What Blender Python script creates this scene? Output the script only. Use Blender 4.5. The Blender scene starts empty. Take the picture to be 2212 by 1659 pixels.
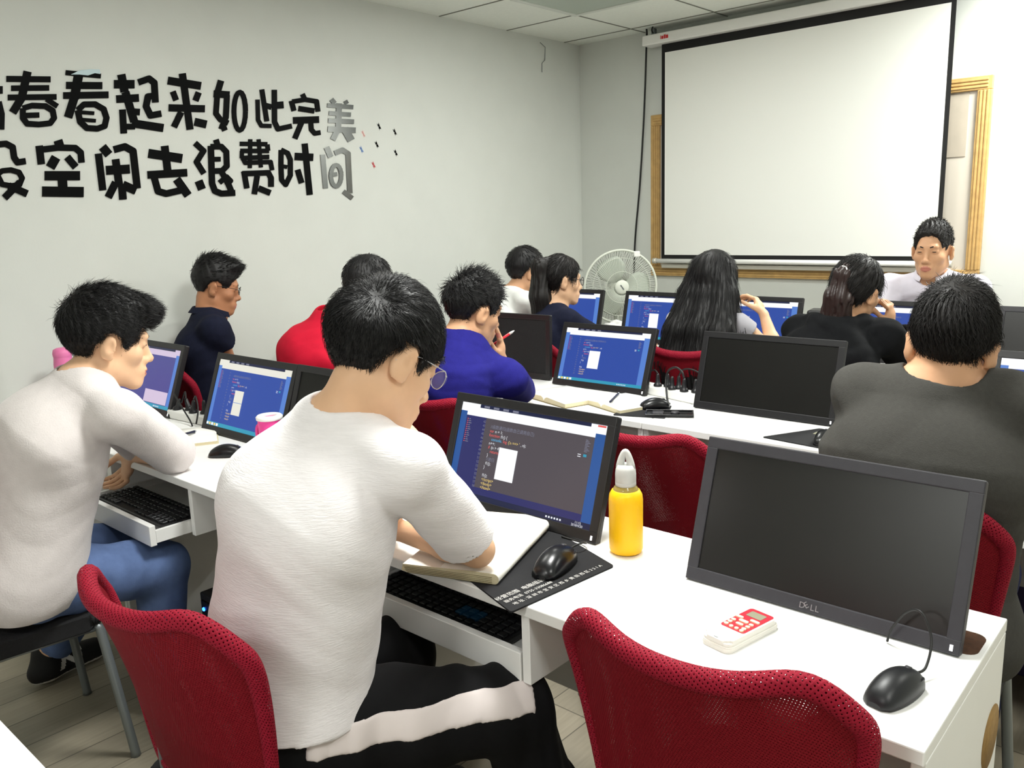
import bpy, bmesh, math, random
import numpy as np
from mathutils import Vector, Matrix

random.seed(7)
rng = np.random.default_rng(11)
SC = bpy.context.scene
COL = SC.collection

# ---------------------------------------------------------------- camera
FPX, IW, IH = 1814.3, 2212.0, 1659.0
YAW, PIT, ROL = math.radians(41.83), math.radians(11.328), math.radians(-1.92)
CAM = Vector((0.0, 0.0, 1.47))
_f = Vector((-math.sin(YAW) * math.cos(PIT), math.cos(YAW) * math.cos(PIT), -math.sin(PIT)))
_r0 = Vector((math.cos(YAW), math.sin(YAW), 0.0))
_u0 = _r0.cross(_f)
CR = _r0 * math.cos(ROL) + _u0 * math.sin(ROL)
CU = -_r0 * math.sin(ROL) + _u0 * math.cos(ROL)
cam_data = bpy.data.cameras.new('camera')
cam_data.sensor_width = 36.0
cam_data.lens = FPX / IW * 36.0
cam_data.clip_start = 0.05
cam = bpy.data.objects.new('camera', cam_data)
COL.objects.link(cam)
cam.matrix_world = Matrix(((CR.x, CU.x, -_f.x, CAM.x), (CR.y, CU.y, -_f.y, CAM.y), (CR.z, CU.z, -_f.z, CAM.z), (0, 0, 0, 1)))
SC.camera = cam


def ray(x, y):
    return _f + CR * ((x - IW / 2) / FPX) - CU * ((y - IH / 2) / FPX)


def at_x(x, y, X):
    d = ray(x, y)
    return CAM + d * ((X - CAM.x) / d.x)


def at_y(x, y, Y):
    d = ray(x, y)
    return CAM + d * ((Y - CAM.y) / d.y)


def at_z(x, y, Z):
    d = ray(x, y)
    return CAM + d * ((Z - CAM.z) / d.z)


# ---------------------------------------------------------------- world, exposure
world = bpy.data.worlds.new('world')
SC.world = world
world.use_nodes = True
world.node_tree.nodes['Background'].inputs[0].default_value = (0.75, 0.82, 0.9, 1)
world.node_tree.nodes['Background'].inputs[1].default_value = 0.05
SC.view_settings.view_transform = 'Standard'
SC.view_settings.look = 'None'
SC.view_settings.gamma = 1.0
SC.view_settings.use_curve_mapping = False
SC.view_settings.exposure = 0.1
SC.cycles.use_denoising = True
SC.cycles.max_bounces = 7
SC.cycles.diffuse_bounces = 4
SC.cycles.glossy_bounces = 3
SC.cycles.transparent_max_bounces = 12
SC.cycles.sample_clamp_indirect = 4.0
SC.cycles.caustics_reflective = False
SC.cycles.caustics_refractive = False

XW, YW, ZC = -3.80, 5.08, 2.64      # left wall, front wall, ceiling
XR, YB = 1.9, -3.9                  # right and back walls (never in view)

# ceiling lamps that are on, all out of view: tile centres on the 0.6 m ceiling grid and their power
LAMPS = [(-0.55, 4.61, 64.0), (-1.15, 1.61, 50.0), (-2.35, 1.61, 6.0), (-2.35, 3.41, 18.0), (0.65, 2.81, 12.0), (0.65, 0.41, 17.0), (-0.55, -1.39, 24.0), (-1.15, -3.19, 28.0)]  # front-left one and those nearest the camera are added to brighten wall and backs


# ---------------------------------------------------------------- materials
MATS = {}


def srgb(r, g, b):
    def c(v):
        v /= 255.0
        return v / 12.92 if v <= 0.04045 else ((v + 0.055) / 1.055) ** 2.4
    return (c(r), c(g), c(b), 1.0)


def mat(name, rgb, rough=0.5, metal=0.0, spec=0.5, noise=0.0, nscale=30.0, bump=0.0, bscale=200.0, coat=0.0, emit=None, estr=0.0,
        alpha=1.0, trans=0.0, ior=1.45, stretch=None, sheen=0.0):
    m = bpy.data.materials.new(name)
    m.use_nodes = True
    nt = m.node_tree
    b = nt.nodes['Principled BSDF']
    col = srgb(*rgb)
    b.inputs['Base Color'].default_value = col
    b.inputs['Roughness'].default_value = rough
    b.inputs['Metallic'].default_value = metal
    b.inputs['Specular IOR Level'].default_value = spec
    b.inputs['Coat Weight'].default_value = coat
    b.inputs['IOR'].default_value = ior
    b.inputs['Alpha'].default_value = alpha
    b.inputs['Transmission Weight'].default_value = trans
    b.inputs['Sheen Weight'].default_value = sheen
    if emit is not None:
        b.inputs['Emission Color'].default_value = srgb(*emit)
        b.inputs['Emission Strength'].default_value = estr
    tc = None
    if noise > 0 or bump > 0:
        tc = nt.nodes.new('ShaderNodeTexCoord')
        mp = nt.nodes.new('ShaderNodeMapping')
        nt.links.new(tc.outputs['Object'], mp.inputs['Vector'])
        if stretch:
            mp.inputs['Scale'].default_value = stretch
    if noise > 0:
        n = nt.nodes.new('ShaderNodeTexNoise')
        n.inputs['Scale'].default_value = nscale
        n.inputs['Detail'].default_value = 4
        nt.links.new(mp.outputs[0], n.inputs['Vector'])
        r = nt.nodes.new('ShaderNodeValToRGB')
        r.color_ramp.elements[0].position = 0.3
        r.color_ramp.elements[1].position = 0.7
        r.color_ramp.elements[0].color = (col[0] * (1 - noise), col[1] * (1 - noise), col[2] * (1 - noise), 1)
        r.color_ramp.elements[1].color = (min(1, col[0] * (1 + noise)), min(1, col[1] * (1 + noise)), min(1, col[2] * (1 + noise)), 1)
        nt.links.new(n.outputs['Fac'], r.inputs['Fac'])
        nt.links.new(r.outputs['Color'], b.inputs['Base Color'])
    if bump > 0:
        n2 = nt.nodes.new('ShaderNodeTexNoise')
        n2.inputs['Scale'].default_value = bscale
        n2.inputs['Detail'].default_value = 3
        nt.links.new(mp.outputs[0], n2.inputs['Vector'])
        bp = nt.nodes.new('ShaderNodeBump')
        bp.inputs['Strength'].default_value = bump
        bp.inputs['Distance'].default_value = 0.004
        nt.links.new(n2.outputs['Fac'], bp.inputs['Height'])
        nt.links.new(bp.outputs['Normal'], b.inputs['Normal'])
    MATS[name] = m
    return m


def emis(name, rgb, s=1.0):
    return mat(name, (8, 8, 10), rough=0.35, spec=0.3, emit=rgb, estr=s)


mat('wall_paint', (208, 211, 205), rough=0.75, spec=0.25, noise=0.015, nscale=6, bump=0.05, bscale=90)
mat('ceiling_tile', (236, 240, 232), rough=0.9, spec=0.1, noise=0.02, nscale=60, bump=0.1, bscale=250)
mat('ceiling_grid', (120, 122, 112), rough=0.8)
mat('lamp_frame', (215, 220, 212), rough=0.5)
mat('lamp_louvre', (190, 200, 190), rough=0.35, metal=0.4)
mat('lamp_on', (250, 250, 245), rough=0.5, emit=(255, 252, 244), estr=5.0)
mat('desk_white', (238, 238, 236), rough=0.32, spec=0.5, noise=0.012, nscale=9)
mat('desk_core', (150, 118, 70), rough=0.8, noise=0.15, nscale=80)
mat('slot_brown', (70, 44, 26), rough=0.9, noise=0.25, nscale=90, bump=0.4, bscale=300)
mat('black_plastic', (26, 26, 28), rough=0.42, spec=0.5, noise=0.06, nscale=60, bump=0.06, bscale=900)
mat('grey_bezel', (52, 51, 56), rough=0.45, spec=0.5, noise=0.06, nscale=60, bump=0.06, bscale=900)
mat('gloss_black', (16, 17, 20), rough=0.27, spec=0.5)
mat('panel_off', (20, 19, 18), rough=0.3, spec=0.6, noise=0.2, nscale=5)
mat('panel_dark', (15, 15, 13), rough=0.42, spec=0.3, noise=0.15, nscale=5)
mat('cable_black', (18, 18, 18), rough=0.5)
mat('silver', (190, 192, 195), rough=0.3, metal=0.9)
mat('white_plastic', (236, 236, 232), rough=0.35)
mat('metal_grey', (128, 134, 136), rough=0.35, metal=0.6)
mat('seat_black', (20, 20, 22), rough=0.85, noise=0.2, nscale=150, bump=0.3, bscale=500)
mat('frame_wood', (190, 154, 96), rough=0.5, noise=0.12, nscale=25, stretch=(1, 1, 1), bump=0.08, bscale=120)
mat('frame_wood_dark', (120, 92, 48), rough=0.6)
mat('board_beige', (176, 166, 150), rough=0.7, noise=0.03, nscale=20)
mat('board_white', (204, 196, 182), rough=0.4)
mat('screen_fabric', (233, 234, 228), rough=0.85, spec=0.15, bump=0.03, bscale=400)
mat('screen_border', (13, 13, 13), rough=0.75)
mat('red_ink', (200, 40, 45), rough=0.5)
mat('alu', (205, 202, 190), rough=0.35, metal=0.35)
mat('letter_black', (6, 7, 7), rough=0.5, spec=0.08, ior=1.4)
mat('letter_glare', (30, 35, 34), rough=0.12, spec=0.6, ior=1.75)  # black letters greyed: the bright wall's reflection is put into the colour
mat('reflection_pale', (190, 210, 215), rough=0.2)
mat('paper', (248, 246, 238), rough=0.75, noise=0.02, nscale=30)
mat('paper_edge', (214, 204, 170), rough=0.8, noise=0.12, nscale=300, stretch=(1, 1, 12))
mat('ink', (35, 38, 60), rough=0.6)
mat('pad_black', (22, 22, 25), rough=0.9, noise=0.1, nscale=200, bump=0.15, bscale=800)
mat('pad_print', (206, 204, 200), rough=0.8)
mat('yellow', (255, 196, 6), rough=0.42, spec=0.45, bump=0.02, bscale=300)
mat('cap_clear', (236, 236, 232), rough=0.35, trans=0.25)
mat('bottle_glass', (244, 214, 120), rough=0.08, trans=0.6)
mat('remote_red', (190, 52, 66), rough=0.3)
mat('remote_white', (243, 241, 233), rough=0.4)
mat('button', (250, 226, 190), rough=0.5)
mat('lcd', (150, 148, 126), rough=0.25)
mat('pink', (232, 64, 150), rough=0.4)
mat('pink_soft', (226, 120, 170), rough=0.45)
mat('fan_white', (214, 218, 206), rough=0.4)
mat('fan_grey', (120, 124, 116), rough=0.5)
mat('fan_blade', (176, 184, 172), rough=0.35)
mat('olive', (112, 102, 66), rough=0.7)
mat('mat_violet', (66, 60, 72), rough=0.8)
mat('purple', (66, 60, 104), rough=0.6)
mat('led_blue', (20, 40, 120), rough=0.4, emit=(40, 110, 255), estr=8.0)
mat('led_white', (240, 240, 240), rough=0.4, emit=(245, 248, 255), estr=1.2)
mat('key_blue', (14, 46, 66), rough=0.4, emit=(8, 60, 90), estr=0.05)
mat('pen_red', (214, 38, 52), rough=0.3)
mat('glass_thin', (200, 205, 215), rough=0.05, alpha=0.18)
mat('wood_pencil', (120, 90, 60), rough=0.6)

# floor planks
m = mat('floor_planks', (150, 142, 124), rough=0.4)
nt = m.node_tree
tc = nt.nodes.new('ShaderNodeTexCoord')
mp = nt.nodes.new('ShaderNodeMapping')
mp.inputs['Rotation'].default_value = (0, 0, math.radians(90))
nt.links.new(tc.outputs['Object'], mp.inputs['Vector'])
br = nt.nodes.new('ShaderNodeTexBrick')
br.inputs['Scale'].default_value = 1.0
br.inputs['Brick Width'].default_value = 1.2
br.inputs['Row Height'].default_value = 0.15
br.inputs['Mortar Size'].default_value = 0.002
br.inputs['Color1'].default_value = srgb(158, 149, 130)
br.inputs['Color2'].default_value = srgb(142, 134, 117)
br.inputs['Mortar'].default_value = srgb(92, 86, 74)
nt.links.new(mp.outputs[0], br.inputs['Vector'])
mp2 = nt.nodes.new('ShaderNodeMapping')
mp2.inputs['Scale'].default_value = (30, 2, 1)
nt.links.new(tc.outputs['Object'], mp2.inputs['Vector'])
ns = nt.nodes.new('ShaderNodeTexNoise')
ns.inputs['Scale'].default_value = 3.0
ns.inputs['Detail'].default_value = 5
nt.links.new(mp2.outputs[0], ns.inputs['Vector'])
rmp = nt.nodes.new('ShaderNodeValToRGB')
rmp.color_ramp.elements[0].color = (0.72, 0.72, 0.72, 1)
rmp.color_ramp.elements[1].color = (1.15, 1.15, 1.15, 1)
nt.links.new(ns.outputs['Fac'], rmp.inputs['Fac'])
mx = nt.nodes.new('ShaderNodeMix')
mx.data_type = 'RGBA'
mx.blend_type = 'MULTIPLY'
mx.inputs['Factor'].default_value = 1.0
nt.links.new(br.outputs['Color'], mx.inputs['A'])
nt.links.new(rmp.outputs['Color'], mx.inputs['B'])
nt.links.new(mx.outputs['Result'], nt.nodes['Principled BSDF'].inputs['Base Color'])


def mesh_fabric(name, rgb, cell, hole):
    """red chair netting: woven threads with small see-through holes (UV cells)"""
    m = mat(name, rgb, rough=0.7, spec=0.2)
    nt = m.node_tree
    uv = nt.nodes.new('ShaderNodeUVMap')
    mp = nt.nodes.new('ShaderNodeMapping')
    mp.inputs['Scale'].default_value = (1 / cell, 1 / cell, 1)
    mp.inputs['Rotation'].default_value = (0, 0, math.radians(30))
    nt.links.new(uv.outputs[0], mp.inputs['Vector'])
    vo = nt.nodes.new('ShaderNodeTexVoronoi')
    vo.inputs['Scale'].default_value = 1.0
    vo.inputs['Randomness'].default_value = 0.12
    nt.links.new(mp.outputs[0], vo.inputs['Vector'])
    gt = nt.nodes.new('ShaderNodeMath')
    gt.operation = 'GREATER_THAN'
    gt.inputs[1].default_value = hole
    nt.links.new(vo.outputs['Distance'], gt.inputs[0])
    nt.links.new(gt.outputs[0], nt.nodes['Principled BSDF'].inputs['Alpha'])
    bp = nt.nodes.new('ShaderNodeBump')
    bp.inputs['Strength'].default_value = 0.6
    bp.inputs['Distance'].default_value = 0.002
    nt.links.new(vo.outputs['Distance'], bp.inputs['Height'])
    nt.links.new(bp.outputs['Normal'], nt.nodes['Principled BSDF'].inputs['Normal'])
    return m


mesh_fabric('chair_mesh', (122, 10, 26), 0.0042, 0.19)
mesh_fabric('chair_rim', (142, 20, 42), 0.0050, 0.20)


# ---------------------------------------------------------------- object helpers
def tag(o, label=None, cat=None, group=None, kind=None):
    if label:
        o['label'] = label
    if cat:
        o['category'] = cat
    if group:
        o['group'] = group
    if kind:
        o['kind'] = kind
    return o


def empty(name, label, cat, loc=(0, 0, 0), rotz=0.0, group=None):
    o = bpy.data.objects.new(name, None)
    o.empty_display_size = 0.05
    COL.objects.link(o)
    o.location = loc
    o.rotation_euler = (0, 0, rotz)
    return tag(o, label, cat, group)


def link(name, me, mats, parent=None, smooth=False):
    if isinstance(mats, str):
        mats = [mats]
    for mm in mats:
        me.materials.append(MATS[mm])
    if smooth:
        me.polygons.foreach_set('use_smooth', [True] * len(me.polygons))
    o = bpy.data.objects.new(name, me)
    COL.objects.link(o)
    if parent is not None:
        o.parent = parent
    return o


def obj(name, bm, mats, parent=None, smooth=False, label=None):
    me = bpy.data.meshes.new(name)
    bmesh.ops.recalc_face_normals(bm, faces=bm.faces[:])
    bm.to_mesh(me)
    bm.free()
    o = link(name, me, mats, parent, smooth)
    if label:
        o['label'] = label
    return o


def nbm():
    return bmesh.new()


def box(bm, lo, hi, bev=0.0, mi=0, M=None, seg=2):
    vs = [bm.verts.new((x, y, z)) for x in (lo[0], hi[0]) for y in (lo[1], hi[1]) for z in (lo[2], hi[2])]
    fs = []
    for q in ((0, 1, 3, 2), (4, 6, 7, 5), (0, 4, 5, 1), (2, 3, 7, 6), (0, 2, 6, 4), (1, 5, 7, 3)):
        f = bm.faces.new([vs[i] for i in q])
        f.material_index = mi
        fs.append(f)
    if bev > 0:
        es = list({e for f in fs for e in f.edges})
        r = bmesh.ops.bevel(bm, geom=es, offset=bev, segments=seg, affect='EDGES', profile=0.5)
        vs = list({v for f in r['faces'] for v in f.verts} | {v for v in vs if v.is_valid})
        for f in r['faces']:
            f.material_index = mi
    if M is not None:
        for v in vs:
            if v.is_valid:
                v.co = M @ v.co
    return vs


def frame_of(d):
    d = Vector(d).normalized()
    a = Vector((0, 0, 1)) if abs(d.z) < 0.9 else Vector((1, 0, 0))
    x = a.cross(d).normalized()
    return x, d.cross(x), d


def tube(bm, pts, r, n=8, mi=0, caps=True):
    pts = [Vector(p) for p in pts]
    rs = r if isinstance(r, (list, tuple)) else [r] * len(pts)
    rings = []
    x = None
    for i, p in enumerate(pts):
        d = (pts[min(i + 1, len(pts) - 1)] - pts[max(i - 1, 0)])
        if d.length < 1e-9:
            d = Vector((0, 0, 1))
        d.normalize()
        if x is None:
            x, y, _ = frame_of(d)
        else:
            x = (x - d * x.dot(d)).normalized()
            y = d.cross(x)
        rings.append([bm.verts.new(p + (x * math.cos(2 * math.pi * k / n) + y * math.sin(2 * math.pi * k / n)) * rs[i]) for k in range(n)])
    for a, b in zip(rings[:-1], rings[1:]):
        for k in range(n):
            f = bm.faces.new((a[k], a[(k + 1) % n], b[(k + 1) % n], b[k]))
            f.material_index = mi
            f.smooth = True
    if caps:
        for rg in (rings[0][::-1], rings[-1]):
            f = bm.faces.new(rg)
            f.material_index = mi


def spline(P, n=8):
    """Catmull-Rom through P"""
    P = [Vector(p) for p in P]
    out = []
    for i in range(len(P) - 1):
        p0, p1, p2, p3 = P[max(i - 1, 0)], P[i], P[i + 1], P[min(i + 2, len(P) - 1)]
        for k in range(n):
            t = k / n
            out.append(0.5 * ((2 * p1) + (p2 - p0) * t + (2 * p0 - 5 * p1 + 4 * p2 - p3) * t * t + (3 * p1 - p0 - 3 * p2 + p3) * t ** 3))
    out.append(P[-1])
    return out


def lathe(bm, prof, n=40, mi=0, M=None, mfun=None):
    rings = []
    for (r, z) in prof:
        if r < 1e-6:
            rings.append([bm.verts.new((0, 0, z))])
        else:
            rings.append([bm.verts.new((r * math.cos(2 * math.pi * k / n), r * math.sin(2 * math.pi * k / n), z)) for k in range(n)])
    for i, (a, b) in enumerate(zip(rings[:-1], rings[1:])):
        for k in range(n):
            k2 = (k + 1) % n
            vs = [a[k % len(a)], a[k2 % len(a)], b[k2 % len(b)], b[k % len(b)]]
            u = []
            for v in vs:
                if v not in u:
                    u.append(v)
            if len(u) > 2:
                f = bm.faces.new(u)
                f.smooth = True
                f.material_index = mi if mfun is None else mfun(i)
    if M is not None:
        for rg in rings:
            for v in rg:
                v.co = M @ v.co


def prism(bm, poly, h0, h1, mi=0, M=None):
    """2-D polygon (x,y) extruded between z=h0 and z=h1"""
    a = [bm.verts.new((p[0], p[1], h0)) for p in poly]
    b = [bm.verts.new((p[0], p[1], h1)) for p in poly]
    n = len(poly)
    fs = [bm.faces.new(a[::-1]), bm.faces.new(b)]
    for k in range(n):
        fs.append(bm.faces.new((a[k], a[(k + 1) % n], b[(k + 1) % n], b[k])))
    for f in fs:
        f.material_index = mi
    if M is not None:
        for v in a + b:
            v.co = M @ v.co
    return a + b


def rrect(w, h, r, n=5, cx=0.0, cy=0.0):
    out = []
    for (sx, sy, a0) in ((1, 1, 0), (-1, 1, 90), (-1, -1, 180), (1, -1, 270)):
        for k in range(n + 1):
            a = math.radians(a0 + 90 * k / n)
            out.append((cx + sx * (w / 2 - r) + r * math.cos(a), cy + sy * (h / 2 - r) + r * math.sin(a)))
    return out


def Tm(x=0, y=0, z=0, rz=0, rx=0, ry=0):
    return Matrix.Translation((x, y, z)) @ Matrix.Rotation(rz, 4, 'Z') @ Matrix.Rotation(rx, 4, 'X') @ Matrix.Rotation(ry, 4, 'Y')


def copy_tree(o, parent=None):
    c = o.copy()
    COL.objects.link(c)
    if parent is not None:
        c.parent = parent
    for ch in list(o.children):
        copy_tree(ch, c)
    return c


_txt = {}


def text_geo(body, size):
    """outline letters as 2-D geometry (verts, faces), baseline at the origin"""
    key = (body, size)
    if key in _txt:
        return _txt[key]
    cu = bpy.data.curves.new('txt', 'FONT')
    cu.body = body
    cu.size = size
    cu.resolution_u = 2
    o = bpy.data.objects.new('txt', cu)
    COL.objects.link(o)
    dg = bpy.context.evaluated_depsgraph_get()
    me = bpy.data.meshes.new_from_object(o.evaluated_get(dg))
    vs = [tuple(v.co) for v in me.vertices]
    fs = [tuple(p.vertices) for p in me.polygons]
    bpy.data.objects.remove(o)
    bpy.data.curves.remove(cu)
    bpy.data.meshes.remove(me)
    _txt[key] = (vs, fs)
    return vs, fs


def add_text(bm, body, size, M, mi=0):
    vs, fs = text_geo(body, size)
    bv = [bm.verts.new(M @ Vector(v)) for v in vs]
    for f in fs:
        try:
            nf = bm.faces.new([bv[i] for i in f])
            nf.material_index = mi
        except ValueError:
            pass
    return max((v[0] for v in vs), default=0.0)


# ================================================================ ROOM
def slab(name, lo, hi, mt):
    bm = nbm()
    box(bm, lo, hi)
    return tag(obj(name, bm, mt), kind='structure')


slab('floor', (XW - .1, YB - .1, -.08), (XR + .1, YW + .1, 0), 'floor_planks')
slab('wall_left', (XW - .1, YB - .1, 0), (XW, YW + .1, ZC), 'wall_paint')
slab('wall_front', (XW, YW, 0), (XR, YW + .1, ZC), 'wall_paint')
slab('wall_right', (XR, YB - .1, 0), (XR + .1, YW + .1, ZC), 'wall_paint')
slab('wall_back', (XW, YB - .1, 0), (XR, YB, ZC), 'wall_paint')
# ceiling: slab + thin dark joints of the 0.6 m tile grid
bm = nbm()
box(bm, (XW - .1, YB - .1, ZC), (XR + .1, YW + .1, ZC + .05))
gx = [XW + .55 + .6 * k for k in range(10) if XW + .55 + .6 * k < XR]
gy = [4.91 - .6 * k for k in range(12) if 4.91 - .6 * k > YB]
for x in gx:
    box(bm, (x - .0045, YB, ZC - .003), (x + .0045, YW, ZC + .001), mi=1)
for y in gy:
    box(bm, (XW, y - .0045, ZC - .003), (XR, y + .0045, ZC + .001), mi=1)
tag(obj('ceiling', bm, ['ceiling_tile', 'ceiling_grid']), kind='structure')


def ceiling_lamp(x, y, power, label, group=None):
    t = empty('ceiling_light', label, 'light', (x, y, ZC), group=group)
    bm = nbm()
    for a, b in (((-.297, -.297), (.297, -.262)), ((-.297, .262), (.297, .297)), ((-.297, -.262), (-.262, .262)), ((.262, -.262), (.297, .262))):
        box(bm, (a[0], a[1], -.014), (b[0], b[1], -.003), bev=.003)
    obj('frame', bm, 'lamp_frame', t)
    bm = nbm()
    box(bm, (-.262, -.262, -.009), (.262, .262, -.004))
    obj('diffuser', bm, 'lamp_on' if power > 0 else 'lamp_louvre', t)
    if power > 0:
        ld = bpy.data.lights.new('lamp', 'AREA')
        ld.shape = 'SQUARE'
        ld.size = 0.5
        ld.energy = power
        ld.color = (0.985, 1.0, 0.965)
        lo = bpy.data.objects.new('lamp', ld)
        COL.objects.link(lo)
        lo.parent = t
        lo.location = (0, 0, -.02)
    return t


for (x, y, p) in LAMPS:
    ceiling_lamp(x, y, p, 'unseen lit square ceiling panel lamp set in the tile grid', group='lit ceiling panels')
ceiling_lamp(-2.95, 4.01, 0, 'square ceiling lamp with pale louvre near the corner, not lit')

# small crack-like bit of wire at the top of the left wall
bm = nbm()
w0 = [at_x(px_, py_, XW + .004) for px_, py_ in ((1167, 92), (1178, 102), (1177, 130), (1171, 136), (1171, 156))]
tube(bm, w0, .0022, 6)
tag(obj('wall_wire', bm, 'metal_grey'), 'thin grey wire end hooked on the left wall high up near the corner', 'wire')

# ================================================================ FRONT WALL
t = empty('notice_board', 'wide board in ridged ochre wood frame on front wall behind projection screen', 'board', (-2.15, YW, 1.56))
FX0, FX1, FZ0, FZ1 = -3.19, -1.135, 1.03, 2.10
bm = nbm()
for (a, b) in (((FX0, FZ0), (FX1, FZ0 + .07)), ((FX0, FZ1 - .07), (FX1, FZ1)), ((FX0, FZ0 + .07), (FX0 + .07, FZ1 - .07)), ((FX1 - .07, FZ0 + .07), (FX1, FZ1 - .07))):
    box(bm, (a[0], YW - .028, a[1]), (b[0], YW - .001, b[1]), bev=.004)
    hor = (b[0] - a[0]) > (b[1] - a[1])
    for k in (.25, .5, .75):
        if hor:
            z = a[1] + (b[1] - a[1]) * k
            box(bm, (a[0] + .02, YW - .033, z - .006), (b[0] - .02, YW - .026, z + .006), bev=.003)
        else:
            x = a[0] + (b[0] - a[0]) * k
            box(bm, (x - .006, YW - .033, a[1]), (x + .006, YW - .026, b[1]), bev=.003)
for v in bm.verts:
    v.co -= Vector((-2.15, YW, 1.56))
obj('frame', bm, 'frame_wood', t)
bm = nbm()
box(bm, (FX0 + .06 + 2.15, -.012, FZ0 + .06 - 1.56), (FX1 - .06 + 2.15, -.001, FZ1 - .06 - 1.56))
obj('board_surface', bm, 'board_white', t)
bm = nbm()
box(bm, (-1.55 + 2.15, -.016, 1.70 - 1.56), (-1.245 + 2.15, -.011, 2.03 - 1.56))
obj('beige_panel', bm, 'board_beige', t)
bm = nbm()
box(bm, (-3.08 + 2.15, -.07, 1.085 - 1.56), (-1.30 + 2.15, -.034, 1.115 - 1.56), bev=.006)
obj('pen_tray', bm, 'alu', t)

t = empty('projection_screen', 'pull-down white projection screen with black border hung on the front wall', 'projection screen', (-2.19, 4.99, 1.8))
SX0, SX1, SZ0, SZ1 = -3.068, -1.318, 1.150, 2.525
o3 = Vector((-2.19, 4.99, 1.8))
bm = nbm()
box(bm, (SX0, 4.994, SZ0), (SX1, 4.997, SZ1))
for v in bm.verts:
    v.co -= o3
obj('border', bm, 'screen_border', t, label='black border of the screen')
bm = nbm()
box(bm, (SX0 + .026, 4.9915, SZ0 + .026), (SX1 - .024, 4.9945, SZ1 - .052))
for v in bm.verts:
    v.co -= o3
obj('fabric', bm, 'screen_fabric', t)
bm = nbm()
box(bm, (-3.185, 4.94, 2.525), (-1.20, 5.05, 2.588), bev=.006)
for v in bm.verts:
    v.co -= o3
ca = obj('casing', bm, 'white_plastic', t)
bm = nbm()
for k, (dx, w, h) in enumerate(((0, .004, .022), (.008, .014, .018), (.026, .012, .024), (.041, .016, .02))):
    box(bm, (-3.045 + dx - o3.x, 4.938 - o3.y, 2.548 - o3.z), (-3.045 + dx + w - o3.x, 4.9405 - o3.y, 2.548 + h - o3.z))
obj('red_mark', bm, 'red_ink', ca)
bm = nbm()
tube(bm, [(-3.105 - o3.x, .003, 1.135 - o3.z), (-1.28 - o3.x, .003, 1.135 - o3.z)], .0155, 16)
bb = obj('bottom_bar', bm, 'white_plastic', t, smooth=False)
for k, x in enumerate((-3.118, -1.267)):
    bm = nbm()
    tube(bm, [(x - .014 - o3.x, .003, 1.135 - o3.z), (x + .014 - o3.x, .003, 1.135 - o3.z)], .0185, 16)
    obj('end_cap', bm, 'alu', bb)
for x in (-3.14, -1.25):
    bm = nbm()
    box(bm, (x - .012 - o3.x, 5.0 - o3.y, 2.585 - o3.z), (x + .012 - o3.x, 5.03 - o3.y, ZC - .004 - o3.z))
    obj('hanger', bm, 'metal_grey', t)

# long black cable down the wall beside the screen
bm = nbm()
cp = [at_y(1393, 56, 5.0), at_y(1397, 66, 5.0), at_y(1396, 110, 5.03), at_y(1391, 250, 5.06), at_y(1382, 400, 5.07), at_y(1371, 535, 5.07)]
cp.append(cp[-1] + Vector((-.01, 0, -.5)))
tube(bm, spline(cp, 8), .0062, 8)
tag(obj('wall_cable', bm, 'cable_black'), 'black cable hanging down the front wall left of the screen', 'cable')
bm = nbm()
tube(bm, spline([at_y(1413, 52, 4.97), at_y(1408, 64, 4.97), at_y(1411, 72, 4.97)], 6), .005, 6)
tag(obj('cable_stub', bm, 'cable_black'), 'short loose black cable end above the corner of the screen casing', 'cable')


# ================================================================ DESKS
def desk(x0, x1, yf, depth, label, drawers=(), group=None, hole=False):
    t = empty('computer_desk', label, 'desk', ((x0 + x1) / 2, yf + depth / 2, 0), group=group)
    ox, oy = (x0 + x1) / 2, yf + depth / 2
    L = lambda x, y, z: (x - ox, y - oy, z)
    yb = yf + depth
    bm = nbm()
    box(bm, L(x0 + .001, yf, .726), L(x1 - .001, yb, .75), bev=.0025)
    obj('desktop', bm, 'desk_white', t)
    for x in (x0 + .001, x1 - .021):
        bm = nbm()
        box(bm, L(x, yf + .012, .02), L(x + .02, yb - .004, .726), bev=.0015)
        sp = obj('side_panel', bm, 'desk_white', t)
        if hole and x > x0 + .1:
            bm = nbm()
            lathe(bm, [(0, 0), (.058, 0), (.058, .0012), (0, .0012)], 32, M=Tm(x1 - .0012 - ox, 1.516 - oy, .553) @ Matrix.Rotation(math.pi / 2, 4, 'Y'))
            obj('cable_hole', bm, 'desk_core', sp)
    xm = (x0 + x1) / 2 + .06
    bm = nbm()
    box(bm, L(xm - .01, yf + .25, .02), L(xm + .01, yb - .02, .726), bev=.0015)
    obj('middle_panel', bm, 'desk_white', t)
    bm = nbm()
    box(bm, L(x0 + .022, yb - .07, .30), L(x1 - .022, yb - .052, .726))
    obj('back_panel', bm, 'desk_white', t)
    for (a, b, pull) in drawers:
        for xx in (a - .02, b):
            bm = nbm()
            box(bm, L(xx, yf + .004, .585), L(xx + .02, yb - .08, .726), bev=.0012)
            obj('divider', bm, 'desk_white', t)
        d = empty('keyboard_drawer', None, None)
        d.parent = t
        bm = nbm()
        box(bm, L(a + .004, yf + .02 - pull, .592), L(b - .004, yb - .1 - pull * .5, .606))
        box(bm, L(a + .004, yf + .002 - pull, .585), L(b - .004, yf + .02 - pull, .645), bev=.0015)
        for xx in (a + .004, b - .016):
            box(bm, L(xx, yf + .02 - pull, .606), L(xx + .012, yb - .12 - pull * .5, .628))
        me = bpy.data.meshes.new('keyboard_drawer')
        bm.to_mesh(me)
        bm.free()
        bpy.data.objects.remove(d)
        link('keyboard_drawer', me, 'desk_white', t)
    return t


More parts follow.
